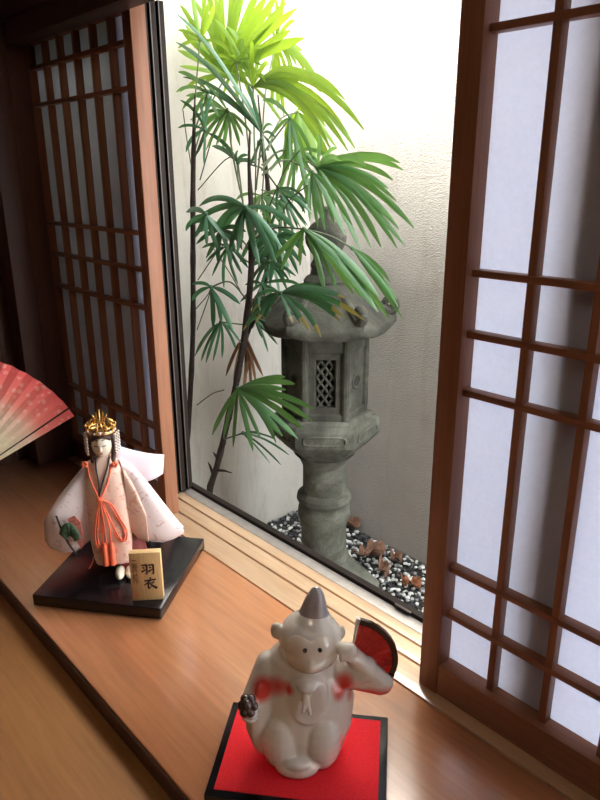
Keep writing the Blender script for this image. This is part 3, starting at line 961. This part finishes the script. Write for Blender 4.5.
# ------------------------------------------------------------------ doll
dl = Vector((-0.906, 0.430, 0.0))
rzd = math.atan2(0.61, 0.79)
st = thing('doll_stand', 'square black lacquered plinth under the robed doll', 'stand', (dl.x, dl.y, 0.0006), rzd)
bm = nb(); box(bm, -0.1025, 0.1025, -0.1025, 0.1025, 0.0, 0.019, 0.0018)
obj('plinth', bm, LACQUER, st)

face_dir = math.atan2(-0.43, 0.9)
drz = face_dir + PI / 2 - 0.10
DZ = 0.0198
dd = thing('costume_doll', 'small theatre doll in pale pink robes with gilt crown, standing on black plinth', 'doll', (-0.899, 0.425, DZ), drz)
bm = nb()
# feet
for x, a in ((-0.003, 0.1), (0.013, -0.15)):
    ball(bm, (x, -0.026, 0.0075), (0.0078, 0.018, 0.0075), 14, 10)
obj('foot', bm, TABI, dd)
bm = nb()
loft(bm, [ell_ring((0.012, 0.0), 0.026, 0.017, 0.004, 20), ell_ring((0.012, 0), 0.028, 0.02, 0.03, 20), ell_ring((0.004, 0), 0.028, 0.02, 0.075, 20)])
obj('underskirt', bm, REDSKIRT, dd)
# robe
bm = nb()
def robe_ring(z, cx, rx, ry, n=36, wave=0.0, ph=0.0):
    out = []
    for i in range(n):
        a = 2 * PI * i / n
        k = 1 + wave * math.sin(5 * a + ph)
        out.append((cx + rx * k * math.copysign(abs(math.cos(a)) ** 0.8, math.cos(a)), ry * k * math.copysign(abs(math.sin(a)) ** 0.8, math.sin(a)), z))
    return out
loft(bm, [robe_ring(0.022, -0.010, 0.033, 0.026, wave=0.05), robe_ring(0.06, -0.011, 0.036, 0.029, wave=0.04, ph=0.3), robe_ring(0.10, -0.012, 0.036, 0.029, wave=0.03, ph=0.6),
          robe_ring(0.14, -0.013, 0.035, 0.027, wave=0.02), robe_ring(0.168, -0.015, 0.033, 0.024), robe_ring(0.182, -0.015, 0.027, 0.020), robe_ring(0.192, -0.0135, 0.016, 0.014), robe_ring(0.200, -0.013, 0.0085, 0.009)])
obj('robe', bm, ROBE, dd, angle=60)
# neckline V
bm = nb()
for sx in (-1, 1):
    tube(bm, bez([(-0.0135 + sx * 0.010, -0.010, 0.198), (-0.015 + sx * 0.008, -0.021, 0.184), (-0.0185 + sx * 0.002, -0.0275, 0.160), (-0.022, -0.029, 0.142)], 12), 0.0013, 6)
obj('neck_cord', bm, BLACKCORD, dd)
# sleeves : lofted hanging bags
def bag(secs, n=20, fold=0.0):
    out = []
    for q, (x, zb_, zt_, y0, y1, yo) in enumerate(secs):
        ring = []
        for i in range(n):
            a = 2 * PI * i / n
            ca = math.copysign(abs(math.cos(a)) ** 0.6, math.cos(a)); sa = math.copysign(abs(math.sin(a)) ** 0.6, math.sin(a))
            ring.append((x + fold * math.sin(3 * a + q), yo + (y0 + y1) / 2 + ca * (y1 - y0) / 2, (zb_ + zt_) / 2 + sa * (zt_ - zb_) / 2))
        out.append(ring)
    return out
bm = nb()
loft(bm, bag([(-0.030, 0.080, 0.190, -0.014, 0.014, 0), (-0.048, 0.058, 0.176, -0.016, 0.016, -0.004), (-0.066, 0.046, 0.158, -0.016, 0.016, -0.010), (-0.084, 0.048, 0.140, -0.013, 0.013, -0.016), (-0.100, 0.060, 0.118, -0.009, 0.009, -0.020), (-0.107, 0.072, 0.106, -0.003, 0.003, -0.021)], fold=0.0015))
sv = obj('sleeve', bm, MANTLE, dd, angle=60)
# cuff edging and the little fan in the hand
bm = nb()
tube(bm, bez([(-0.086, -0.031, 0.118), (-0.080, -0.0345, 0.095), (-0.073, -0.034, 0.072), (-0.064, -0.031, 0.050)], 10), 0.0016, 6)
hf = obj('hand_fan', bm, BLACKCORD, dd)
bm = nb()
c = Vector((-0.074, -0.036, 0.080))
rows = []
for r_ in (0.0, 0.009, 0.018, 0.024):
    rows.append([(c.x + 0.010 + 0.7 * r_ * math.cos(a) - 0.006, c.y - 0.001 * (i % 2), c.z - 0.018 + r_ * 1.5 * math.sin(a) + 0.01) for i, a in enumerate([0.2 + 2.4 * k / 12 for k in range(13)])])
sheet(bm, rows[1:])
obj('fan_leaf', bm, FANGREEN, hf, solid=0.0008)
bm = nb()
loft(bm, [[(x, -0.0335 + 0.02 * (x + 0.06), z) for x, z in ((-0.070, 0.112), (-0.060, 0.116), (-0.052, 0.105), (-0.050, 0.07), (-0.056, 0.058))], [(x, -0.031 + 0.02 * (x + 0.06), z) for x, z in ((-0.070, 0.112), (-0.060, 0.116), (-0.052, 0.105), (-0.050, 0.07), (-0.056, 0.058))]])
obj('sleeve_lining', bm, FANRED, dd)
bm = nb()
loft(bm, bag([(0.012, 0.070, 0.190, -0.014, 0.016, 0.0), (0.030, 0.056, 0.176, -0.018, 0.018, -0.003), (0.048, 0.048, 0.150, -0.018, 0.018, -0.006), (0.066, 0.046, 0.118, -0.015, 0.015, -0.008), (0.084, 0.050, 0.088, -0.010, 0.010, -0.010), (0.098, 0.056, 0.068, -0.004, 0.004, -0.010)], fold=0.0015))
obj('sleeve', bm, MANTLE, dd, angle=60)
# dark pink inner front of right sleeve
bm = nb()
loft(bm, bag([(0.016, 0.075, 0.178, -0.006, 0.006, -0.014), (0.030, 0.060, 0.150, -0.005, 0.005, -0.020), (0.044, 0.055, 0.105, -0.004, 0.004, -0.023)]))
obj('sleeve_panel', bm, ROBE, dd, angle=60)
# mantle over the back, flaring to viewer right
bm = nb()
grid = []
for i in range(9):
    s = i / 8
    row = []
    for j in range(7):
        t = j / 6
        x0, z0 = 0.000 + 0.076 * s, 0.206 - 0.034 * s - 0.004 * math.sin(s * PI)
        x1, z1 = 0.004 + 0.068 * s, 0.120 + 0.020 * s
        row.append((x0 + (x1 - x0) * t, 0.022 + 0.022 * s + 0.006 * math.sin(s * 6) * t, z0 + (z1 - z0) * t))
    grid.append(row)
sheet(bm, grid)
obj('mantle', bm, MANTLE_IN, dd, solid=0.0016, angle=70)
bm = nb()
grid = []
for i in range(9):
    a = PI * 1.15 * i / 8 - 0.10
    grid.append([(-0.016 + (0.030 + 0.006 * t) * math.cos(a), 0.004 + (0.022 + 0.010 * t) * math.sin(a), 0.186 - 0.05 * t - 0.006 * abs(math.cos(a))) for t in (0, 0.4, 0.8, 1.4, 2.0)])
sheet(bm, grid)
obj('mantle_back', bm, MANTLE, dd, solid=0.0016, angle=70)
# vermilion cords
bm = nb()
fy = -0.0305
def cord(pts, r=0.0013):
    tube(bm, bez(pts, 22), r, 6)
cord([(-0.036, -0.016, 0.190), (-0.033, -0.024, 0.172), (-0.026, -0.0285, 0.150), (-0.022, fy, 0.138)])
cord([(-0.001, -0.016, 0.188), (-0.006, -0.024, 0.168), (-0.014, -0.0285, 0.150), (-0.021, fy, 0.138)])
for dx in (0, 0.0035):
    cord([(-0.021, fy, 0.138), (-0.030 + dx, fy - 0.002, 0.105), (-0.034 + dx, fy - 0.002, 0.075), (-0.030 + dx, fy - 0.002, 0.058), (-0.023, fy - 0.002, 0.070), (-0.021, fy - 0.002, 0.105), (-0.020, fy, 0.136)])
    cord([(-0.020, fy, 0.138), (-0.008 + dx, fy - 0.001, 0.128), (0.001 + dx, fy, 0.105), (0.010 + dx, fy + 0.002, 0.080), (0.006 + dx, fy, 0.064), (-0.003 + dx, fy - 0.002, 0.075), (-0.008, fy - 0.002, 0.100), (-0.018, fy, 0.134)])
    cord([(-0.021, fy, 0.138), (-0.019 + dx * 2, fy - 0.003, 0.10), (-0.018 + dx * 2, fy - 0.003, 0.060)])
ball(bm, (-0.021, fy, 0.138), (0.006, 0.004, 0.004), 12, 8)
cord([(-0.040, -0.012, 0.040), (-0.044, -0.015, 0.025), (-0.050, -0.018, 0.015)], 0.0009)
obj('cord', bm, REDCORD, dd, angle=60)
for tx in (-0.0215, -0.0115):
    bm = nb()
    lathe(bm, [(0.0024, 0.066), (0.0045, 0.060), (0.0048, 0.040), (0.0055, 0.028)], 14, (tx, fy - 0.003))
    obj('tassel', bm, REDCORD, dd)
# small tufts near the ears
for x, z in ((-0.039, 0.192), (0.004, 0.188)):
    bm = nb()
    for q in range(5):
        ball(bm, (x + 0.003 * math.cos(q * 1.26), -0.018, z + 0.003 * math.sin(q * 1.26)), 0.0025, 8, 6)
    obj('tuft', bm, REDCORD, dd)
# head
bm = nb()
hx, hz = -0.0130, 0.217
ball(bm, (hx, -0.004, hz), (0.0152, 0.0150, 0.0200), 24, 16)
ball(bm, (hx - 0.001, -0.0085, hz - 0.0085), (0.0090, 0.0090, 0.0100), 18, 12)
ball(bm, (hx - 0.001, -0.0185, hz - 0.003), (0.0019, 0.0022, 0.0045), 10, 8)
lathe(bm, [(0.0075, 0.192), (0.0068, 0.206)], 14, (hx, 0.0))
hd = remesh(obj('head', bm, DOLLFACE, dd), 0.0011, 3)
bm = nb()
for sx in (-1, 1):
    tube(bm, bez([(hx - 0.001 + sx * 0.0028, -0.0185, hz + 0.0022), (hx - 0.001 + sx * 0.0055, -0.0182, hz + 0.0016), (hx - 0.001 + sx * 0.0088, -0.0160, hz + 0.0024)], 6), 0.0006, 6)
    tube(bm, bez([(hx - 0.001 + sx * 0.003, -0.0172, hz + 0.0105), (hx - 0.001 + sx * 0.0070, -0.0156, hz + 0.0110)], 4), 0.0006, 6)
obj('eye', bm, INK, dd)
bm = nb(); ball(bm, (hx - 0.001, -0.0178, hz - 0.0105), (0.0026, 0.0012, 0.0011), 10, 6)
obj('mouth', bm, LIP, dd)
bm = nb()
ball(bm, (hx + 0.001, 0.0035, hz + 0.004), (0.0180, 0.0160, 0.0195), 22, 14)
for sx in (-1, 1):
    tube(bm, bez([(hx + sx * 0.014, -0.004, hz + 0.012), (hx + sx * 0.0165, -0.005, hz), (hx + sx * 0.0155, -0.006, hz - 0.018), (hx + sx * 0.013, -0.010, hz - 0.034)], 10), [0.0045] * 6 + [0.003] * 20 if False else 0.0035, 8)
tube(bm, bez([(hx - 0.013, -0.009, hz + 0.010), (hx, -0.0135, hz + 0.0155), (hx + 0.013, -0.009, hz + 0.010)], 10), 0.0038, 8)
obj('hair', bm, HAIR, dd)
# crown
cr = nb()
cz = hz + 0.020
tube(cr, [(hx + 0.0195 * math.cos(a), 0.0 + 0.0170 * math.sin(a), cz) for a in [2 * PI * k / 28 for k in range(29)]], 0.0022, 8)
tube(cr, [(hx + 0.0175 * math.cos(a), 0.0 + 0.0150 * math.sin(a), cz + 0.006) for a in [2 * PI * k / 28 for k in range(29)]], 0.0013, 6)
for k in range(10):
    a = 2 * PI * k / 10 + 0.16
    bx_, by_ = hx + 0.0185 * math.cos(a), 0.016 * math.sin(a)
    tube(cr, bez([(bx_, by_, cz), (bx_ * 1.0 + 0.003 * math.cos(a), by_ + 0.003 * math.sin(a), cz + 0.009), (hx + 0.013 * math.cos(a), 0.012 * math.sin(a), cz + 0.017)], 8), 0.0011, 6)
    ball(cr, (bx_ + 0.003 * math.cos(a), by_ + 0.003 * math.sin(a), cz + 0.010), 0.0024, 8, 6)
for sx in (-1, 1):
    tube(cr, bez([(hx + sx * 0.006, -0.0165, cz + 0.002), (hx + sx * 0.0035, -0.0165, cz + 0.012), (hx, -0.012, cz + 0.023)], 8), 0.0011, 6)
for k in range(5):
    q = (k - 2) * 0.28
    tube(cr, bez([(hx + 0.002 * k - 0.004, 0.0, cz + 0.012), (hx + 0.016 * math.sin(q), 0.0, cz + 0.022), (hx + 0.024 * math.sin(q) * 0.8, 0.001, cz + 0.033 - 0.004 * abs(k - 2))], 8), [0.0014] * 4 + [0.0012] * 1 if False else 0.0010, 6)
crown = obj('crown', cr, BRASS, dd)
bm = nb()
for sx in (-1, 1):
    for st_ in range(3):
        for q in range(7):
            ball(bm, (hx + sx * (0.0205 + 0.002 * st_), -0.010 + 0.007 * st_, cz - 0.004 - 0.0048 * q), 0.0021, 8, 6)
for k in range(9):
    a = PI + PI * k / 8
    ball(bm, (hx + 0.0205 * math.cos(a), 0.0178 * math.sin(a), cz + 0.001), 0.0022, 8, 6)
obj('crown_beads', bm, SILVERB, crown)

# ------------------------------------------------------------------ plaque
pq = thing('name_plaque', 'small upright wooden plaque with black brushed characters beside the doll', 'plaque', (-0.798, 0.4125, 0.0198), math.atan2(0.80, 0.60))
PW, PHh = 0.0455, 0.080
bm = nb(); box(bm, -PW / 2, PW / 2, -0.006, 0.006, 0.0, PHh, 0.0008)
obj('board', bm, W_PLAQUE, pq)
bm = nb()
def stroke(pts, wd, ox, oz, sc):
    """brush stroke as a thin raised ribbon, pts in a 10x10 box"""
    P = bez([(p[0], 0, p[1]) for p in pts], 12) if len(pts) > 2 else [Vector((pts[0][0], 0, pts[0][1])).lerp(Vector((pts[1][0], 0, pts[1][1])), k / 8) for k in range(9)]
    n = len(P)
    L, Rr = [], []
    for i, p in enumerate(P):
        d = P[min(i + 1, n - 1)] - P[max(i - 1, 0)]; d.normalize()
        nn = Vector((-d.z, 0, d.x))
        t = i / (n - 1)
        w = 1.4 * (wd[0] + (wd[1] - wd[0]) * t)
        a = p + nn * w / 2; b_ = p - nn * w / 2
        L.append(Vector((ox + a.x * sc, -0.0063, oz + a.z * sc))); Rr.append(Vector((ox + b_.x * sc, -0.0063, oz + b_.z * sc)))
    rings = [[l, r, r + Vector((0, 0.0004, 0)), l + Vector((0, 0.0004, 0))] for l, r in zip(L, Rr)]
    loft(bm, rings)
sc = 0.00195
ox, oz = -0.0065, 0.043
# 羽
for dx in (0, 4.9):
    stroke([(0.3 + dx, 8.4), (4.3 + dx, 8.9)], (0.7, 1.0), ox, oz, sc)
    stroke([(4.2 + dx, 9.0), (4.2 + dx, 4.5), (4.0 + dx, 1.0), (3.2 + dx, 1.6)], (1.1, 0.7), ox, oz, sc)
    stroke([(1.2 + dx, 7.0), (2.3 + dx, 5.9)], (0.6, 1.1), ox, oz, sc)
    stroke([(0.2 + dx, 2.9), (3.4 + dx, 4.9)], (1.2, 0.5), ox, oz, sc)
# 衣
ox, oz = -0.0045, 0.019
stroke([(4.8, 10.2), (5.6, 9.0)], (0.7, 1.2), ox, oz, sc)
stroke([(0.6, 7.4), (9.4, 8.3)], (0.8, 1.0), ox, oz, sc)
stroke([(4.8, 7.8), (3.2, 5.6), (0.2, 3.6)], (1.1, 0.5), ox, oz, sc)
stroke([(3.4, 5.4), (3.4, 1.0), (4.0, 0.8), (5.6, 2.4)], (1.1, 0.4), ox, oz, sc)
stroke([(8.0, 6.6), (6.2, 5.0)], (0.6, 1.0), ox, oz, sc)
stroke([(4.6, 5.8), (6.4, 3.0), (9.8, 0.6)], (0.7, 1.6), ox, oz, sc)
obj('lettering', bm, INK, pq)
# narrow column of small characters at the left
bm = nb()
cur = bpy.data.curves.new('small lettering', 'FONT')
cur.body = '二\n春\n竹\n前\n作'; cur.size = 0.0098; cur.space_line = 0.84; cur.align_x = 'CENTER'; cur.extrude = 0.00025
to = bpy.data.objects.new('small_lettering', cur); COL.objects.link(to)
bpy.context.view_layer.update()
me = bpy.data.meshes.new_from_object(to.evaluated_get(bpy.context.evaluated_depsgraph_get()))
bpy.data.objects.remove(to)
o = bpy.data.objects.new('small_lettering', me); COL.objects.link(o); me.materials.clear(); me.materials.append(INK2)
o.parent = pq; o.location = (-0.0155, -0.0062, 0.062); o.rotation_euler = (PI / 2, 0, 0)
bm.free(); bm = nb()
for (x0, x1, z0, z1) in ((-0.0185, -0.0125, 0.0075, 0.0085), (-0.0185, -0.0125, 0.0125, 0.0135), (-0.0185, -0.0175, 0.0075, 0.0135), (-0.0135, -0.0125, 0.0075, 0.0135), (-0.0175, -0.0135, 0.0100, 0.0108), (-0.0158, -0.0150, 0.0085, 0.0125)):
    box(bm, x0, x1, -0.0063, -0.0059, z0, z1)
obj('seal', bm, SEAL, pq)

# ------------------------------------------------------------------ monkey on its stand
mrz = math.radians(43.5)
ms = thing('display_stand', 'black lacquered stand with bright red felt top under the monkey figurine', 'stand', (-0.4315, 0.389, 0.0006), math.radians(40))
bm = nb(); box(bm, -0.0925, 0.0925, -0.0655, 0.0655, 0.0, 0.0185, 0.0015)
obj('plinth', bm, LACQUER, ms)
bm = nb(); box(bm, -0.0840, 0.0840, -0.0575, 0.0575, 0.0184, 0.0196, 0.0004)
obj('felt_top', bm, FELT, ms)

MZ = 0.0200
mk = thing('monkey_figurine', 'white glazed ceramic monkey with silver pointed hat raising a red fan', 'figurine', (-0.440, 0.398, MZ), mrz + 0.02)
bm = nb()
def cap(a, b_, r0, r1, n=12):
    a, b_ = Vector(a), Vector(b_)
    for i in range(n + 1):
        t = i / n
        r = r0 + (r1 - r0) * t
        ball(bm, a.lerp(b_, t), r, 14, 9)
# seated lower body / hakama
loft(bm, [ell_ring((0.0, -0.004), 0.036, 0.032, 0.0, 24), ell_ring((0.0, -0.004), 0.044, 0.038, 0.008, 24), ell_ring((0.003, -0.002), 0.051, 0.040, 0.04, 24), ell_ring((0.004, 0), 0.052, 0.037, 0.07, 24), ell_ring((0.003, 0), 0.049, 0.034, 0.092, 24), ell_ring((0.0, 0), 0.040, 0.031, 0.108, 24), ell_ring((0.001, 0), 0.035, 0.028, 0.122, 24), ell_ring((0.002, 0), 0.026, 0.022, 0.132, 24)])
ball(bm, (0.020, -0.020, 0.034), (0.024, 0.026, 0.040))
ball(bm, (-0.020, -0.022, 0.030), (0.024, 0.025, 0.036))
ball(bm, (-0.004, -0.040, 0.012), (0.024, 0.014, 0.012))
ball(bm, (-0.003, -0.046, 0.020), (0.014, 0.008, 0.006))
# coat hanging in front, rounded lapel
loft(bm, [[(0.007 + rx_ * math.cos(q), y_ - 0.006 * math.cos(q) ** 2 * -1, 0.092 + rz_ * math.copysign(abs(math.sin(q)) ** 0.7, math.sin(q))) for q in [2 * PI * k / 24 for k in range(24)]] for (rx_, rz_, y_) in ((0.021, 0.029, -0.026), (0.021, 0.029, -0.0385), (0.018, 0.026, -0.041))])
# cord bow
cap((0.006, -0.040, 0.112), (0.010, -0.046, 0.085), 0.0028, 0.0024, 8)
cap((0.006, -0.040, 0.112), (0.003, -0.046, 0.088), 0.0028, 0.0024, 8)
ball(bm, (0.007, -0.041, 0.112), (0.010, 0.005, 0.005))
# head
ball(bm, (0.008, 0.0, 0.142), (0.0330, 0.030, 0.029), 28, 18)
ball(bm, (0.007, -0.004, 0.131), (0.0315, 0.028, 0.021), 24, 14)
ball(bm, (0.011, 0.0, 0.156), (0.0225, 0.0215, 0.020), 24, 14)
# ears
ball(bm, (-0.0265, -0.002, 0.1500), (0.0070, 0.005, 0.0100))
ball(bm, (0.0400, 0.004, 0.146), (0.0050, 0.005, 0.0080))
# arm at viewer left with hanging sleeve
cap((-0.034, -0.002, 0.105), (-0.048, -0.016, 0.074), 0.017, 0.016)
cap((-0.044, -0.016, 0.072), (-0.052, -0.034, 0.082), 0.0115, 0.0085)
loft(bm, bag([(-0.058, 0.044, 0.080, -0.010, 0.010, -0.022), (-0.050, 0.022, 0.090, -0.016, 0.014, -0.020), (-0.044, 0.008, 0.100, -0.019, 0.019, -0.016), (-0.030, 0.006, 0.100, -0.016, 0.020, -0.012)]))
# raised arm at viewer right with wide sleeve
cap((0.038, -0.002, 0.104), (0.082, -0.006, 0.092), 0.017, 0.0125)
cap((0.084, -0.006, 0.092), (0.048, -0.014, 0.136), 0.0120, 0.0095)
cap((0.044, -0.004, 0.100), (0.066, -0.009, 0.112), 0.016, 0.0135)
ball(bm, (0.047, -0.017, 0.140), (0.0105, 0.009, 0.009))
for k in range(4):
    ball(bm, (0.0405 + 0.0042 * k, -0.024 + 0.001 * k, 0.1375 - 0.0007 * k * k), (0.0024, 0.0045, 0.0058), 10, 8)
body = remesh(obj('body', bm, CERAMIC, mk), 0.0016, 3)
# face plate: heart-shaped, following the head
def head_y(x, z):
    best = 0.0
    for (cx, cy, cz_, rx_, ry_, rz_) in ((0.008, 0.0, 0.142, 0.0330, 0.030, 0.029), (0.007, -0.004, 0.131, 0.0315, 0.028, 0.021)):
        q = 1 - ((x - cx) / rx_) ** 2 - ((z - cz_) / rz_) ** 2
        if q > 0:
            best = min(best, cy - ry_ * math.sqrt(q))
    return best
def face_pt(th, r):
    R_ = 1 - 0.36 * math.exp(-((th - PI / 2) / 0.42) ** 2) + 0.06 * math.exp(-((th - PI / 2) / 1.1) ** 2)
    x = 0.0095 + 0.0262 * R_ * r * math.cos(th); z = 0.1415 + 0.0222 * R_ * r * math.sin(th)
    y = head_y(x, z) - 0.0022 * (1 - r ** 6) + 0.0010 * (r > 0.99)
    y -= 0.0050 * math.exp(-((x - 0.011) / 0.0105) ** 2 - ((z - 0.1310) / 0.0085) ** 2)
    y -= 0.0022 * math.exp(-((x - 0.011) / 0.0040) ** 2 - ((z - 0.1365) / 0.0032) ** 2)
    y += 0.0010 * math.exp(-((x - 0.011) / 0.0060) ** 2 - ((z - 0.1268) / 0.0012) ** 2)
    return (x, y, z)
bm = nb()
rings = [[face_pt(2 * PI * k / 48, r) for k in range(48)] for r in (0.02, 0.12, 0.24, 0.36, 0.48, 0.6, 0.7, 0.8, 0.88, 0.94, 0.98, 1.0)]
loft(bm, rings)
obj('face', bm, CERFACE, mk, angle=80)
for x in (0.0045, 0.0190):
    bm = nb(); ball(bm, (x, head_y(x, 0.1490) - 0.0018, 0.1490), (0.0026, 0.0014, 0.0029), 12, 8)
    obj('eye', bm, CERBLACK, mk)
# pointed hat
bm = nb()
prof = [(0.0178, 0.1640), (0.0180, 0.1660), (0.0168, 0.1685), (0.0150, 0.1715), (0.0138, 0.176), (0.0122, 0.182), (0.0104, 0.188), (0.0082, 0.1940), (0.0054, 0.1995), (0.0015, 0.2025)]
loft(bm, [ell_ring((0.0110 + (z - 0.165) * 0.10, 0.002 - (z - 0.165) * 0.05), r, r * 0.9, z, 28) for r, z in prof])
obj('hat', bm, CERHAT, mk)
# bell rattle in the lowered hand
bm = nb()
tube(bm, [(-0.0510, -0.030, 0.078), (-0.0550, -0.046, 0.088)], [0.003, 0.0025], 8)
for k in range(6):
    a = k * PI / 3
    ball(bm, (-0.0535 + 0.0058 * math.cos(a), -0.042 + 0.004 * math.sin(a), 0.0885 + 0.0058 * math.sin(a)), 0.0052, 12, 8)
ball(bm, (-0.0540, -0.045, 0.092), 0.0060, 12, 8)
obj('bell', bm, CERBELL, mk)
# fingers of the lowered hand
bm = nb()
for k in range(4):
    tube(bm, bez([(-0.0575, -0.031 + 0.0 * k, 0.086 - 0.0046 * k), (-0.0575, -0.0405, 0.0850 - 0.0046 * k), (-0.0500, -0.0425, 0.0835 - 0.0046 * k), (-0.0455, -0.037, 0.083 - 0.0046 * k)], 10), 0.0024, 8)
tube(bm, bez([(-0.0460, -0.030, 0.086), (-0.0440, -0.038, 0.088), (-0.0480, -0.0425, 0.0890)], 8), 0.0025, 8)
obj('hand', bm, CERAMIC, mk)
# fan, ribs opening upward to the right behind the raised arm
fan_c = Vector((0.050, -0.004, 0.119))
def fan_sector(r0, r1, a0, a1, y0, y1, n=20, thick=0.0025):
    b_ = nb()
    rings = []
    for i in range(n + 1):
        a = a0 + (a1 - a0) * i / n
        yy = y0 + (y1 - y0) * i / n + 0.0008 * (i % 2)
        d = Vector((math.cos(a), 0, math.sin(a)))
        p0 = fan_c + d * r0 + Vector((0, yy, 0)); p1 = fan_c + d * r1 + Vector((0, yy, 0))
        rings.append([p0, p1, p1 + Vector((0, thick, 0)), p0 + Vector((0, thick, 0))])
    loft(b_, rings)
    return b_
fa = obj('fan', fan_sector(0.006, 0.047, math.radians(-22), math.radians(80), 0.0, 0.0), CERRED, mk)
obj('fan_rim', fan_sector(0.0440, 0.0500, math.radians(-24), math.radians(80), -0.0008, -0.0008, thick=0.0042), CERBLACK, fa)
obj('fan_edge', fan_sector(0.010, 0.0505, math.radians(79), math.radians(84), -0.001, -0.001, 2, thick=0.0048), CERWHITE, fa)
obj('fan_edge', fan_sector(0.010, 0.0505, math.radians(-25), math.radians(-21), -0.001, -0.001, 2, thick=0.0048), CERBLACK, fa)

# ------------------------------------------------------------------ folding fan
PIV = Vector((-1.365, 0.290, 0.030))
fan_n = Vector((0.93, -0.36, 0.10)).normalized()
frz = math.atan2(fan_n.y, fan_n.x) + PI / 2
def on_plane(u, v):
    d = RX * (u - 300) + DN * (v - 400) + FW * 678
    o_ = Vector((0, 0, CAM_H))
    nn = Vector((fan_n.x, fan_n.y, 0)).normalized()
    t = (PIV - o_).dot(nn) / d.dot(nn)
    return o_ + d * t
ex = Vector((math.cos(frz), math.sin(frz), 0))
def loc2(u, v):
    p = on_plane(u, v) - PIV
    return p.dot(ex), p.z
tipx, tipz = loc2(74, 415)
FR = math.hypot(tipx, tipz)
A0 = math.atan2(tipz, tipx)
print('fan radius', FR, 'a0', math.degrees(A0), [tuple(round(q, 3) for q in (math.hypot(*loc2(u, v)), math.degrees(math.atan2(loc2(u, v)[1], loc2(u, v)[0])))) for u, v in ((0, 358), (25, 366), (52, 387), (68, 405), (0, 455), (0, 420))])
ff = thing('folding_fan', 'open pink folding paper fan with pale blossoms, standing at the left edge', 'fan', PIV, frz)
FANP = make_fan_paper(FR)
def fan_leaf(a0, a1, n, r0=0.42, y0=0.0):
    b_ = nb()
    grid = []
    for i in range(n + 1):
        a = a0 + (a1 - a0) * i / n
        zig = 0.0035 * (1 if i % 2 else -1)
        grid.append([(FR * r * math.cos(a), y0 + zig * r, FR * r * math.sin(a)) for r in (r0, 0.6, 0.8, 1.0)])
    sheet(b_, grid)
    return b_
obj('fan_paper', fan_leaf(A0 + math.radians(4.2), A0 + math.radians(135), 44), FANP, ff, smooth=False, solid=0.0006)
lf = obj('end_fold', fan_leaf(A0, A0 + math.radians(3.2), 1, y0=-0.004), FANP, ff, smooth=False, solid=0.0008)
bm = nb()
for k in range(23):
    a = A0 + math.radians(4.2 + 130.8 * k / 22)
    d = Vector((math.cos(a), 0, math.sin(a))); tg = Vector((-math.sin(a), 0, math.cos(a)))
    rings = [[d * FR * r + tg * w + Vector((0, 0.003, 0)), d * FR * r - tg * w + Vector((0, 0.003, 0)), d * FR * r - tg * w + Vector((0, 0.0042, 0)), d * FR * r + tg * w + Vector((0, 0.0042, 0))] for r, w in ((0.0, 0.003), (0.42, 0.003), (0.97, 0.0012))]
    loft(bm, rings)
obj('rib', bm, W_SILL, ff)
for a, yy in ((A0 + math.radians(3.8), 0.001), (A0 + math.radians(135.5), -0.004)):
    bm = nb()
    d = Vector((math.cos(a), 0, math.sin(a))); tg = Vector((-math.sin(a), 0, math.cos(a)))
    loft(bm, [[d * FR * r + tg * w + Vector((0, yy, 0)), d * FR * r - tg * w + Vector((0, yy, 0)), d * FR * r - tg * w + Vector((0, yy + 0.003, 0)), d * FR * r + tg * w + Vector((0, yy + 0.003, 0))] for r, w in ((-0.03, 0.004), (0.5, 0.0028), (1.0, 0.0022))])
    obj('guard_stick', bm, W_DARKX, ff)
bm = nb(); box(bm, -0.03, 0.03, 0.006, 0.03, -0.0295, -0.012, 0.001); box(bm, -0.012, 0.012, 0.006, 0.016, -0.013, 0.02, 0.001)
obj('fan_stand', bm, W_DARKX, ff)

# ------------------------------------------------------------------ light
w = bpy.data.worlds.new('sky'); S.world = w; w.use_nodes = True
bg = w.node_tree.nodes['Background']
bg.inputs['Color'].default_value = (0.90, 0.96, 1.0, 1)
bg.inputs['Strength'].default_value = 4.0
def area(name, loc, target, size, power, col, spread=PI):
    l = bpy.data.lights.new(name, 'AREA'); l.energy = power; l.size = size; l.color = col; l.shape = 'DISK'; l.spread = spread
    o_ = bpy.data.objects.new(name, l); COL.objects.link(o_)
    o_.location = loc
    o_.rotation_euler = (Vector(target) - Vector(loc)).to_track_quat('-Z', 'Y').to_euler()
    return o_
sl_ = bpy.data.lights.new('sun', 'SUN'); sl_.energy = 66.0; sl_.angle = math.radians(32); sl_.color = (1.0, 0.98, 0.94)
so_ = bpy.data.objects.new('sun', sl_); COL.objects.link(so_); so_.location = (0.5, -0.5, 4)
so_.rotation_euler = Vector((0.42, -0.58, 0.78)).to_track_quat('Z', 'Y').to_euler()
area('room_fill', (0.18, -0.50, 1.93), (-0.30, 0.30, 0.05), 0.35, 1.7, (1.0, 0.80, 0.62), math.radians(120))  # unseen warm fill light, added to brighten the fronts facing the room

S.view_settings.view_transform = 'Standard'
S.view_settings.look = 'None'
S.view_settings.exposure = 1.35
S.view_settings.gamma = 1.0
S.cycles.max_bounces = 12
S.cycles.diffuse_bounces = 6
S.cycles.transparent_max_bounces = 12
S.cycles.sample_clamp_indirect = 6
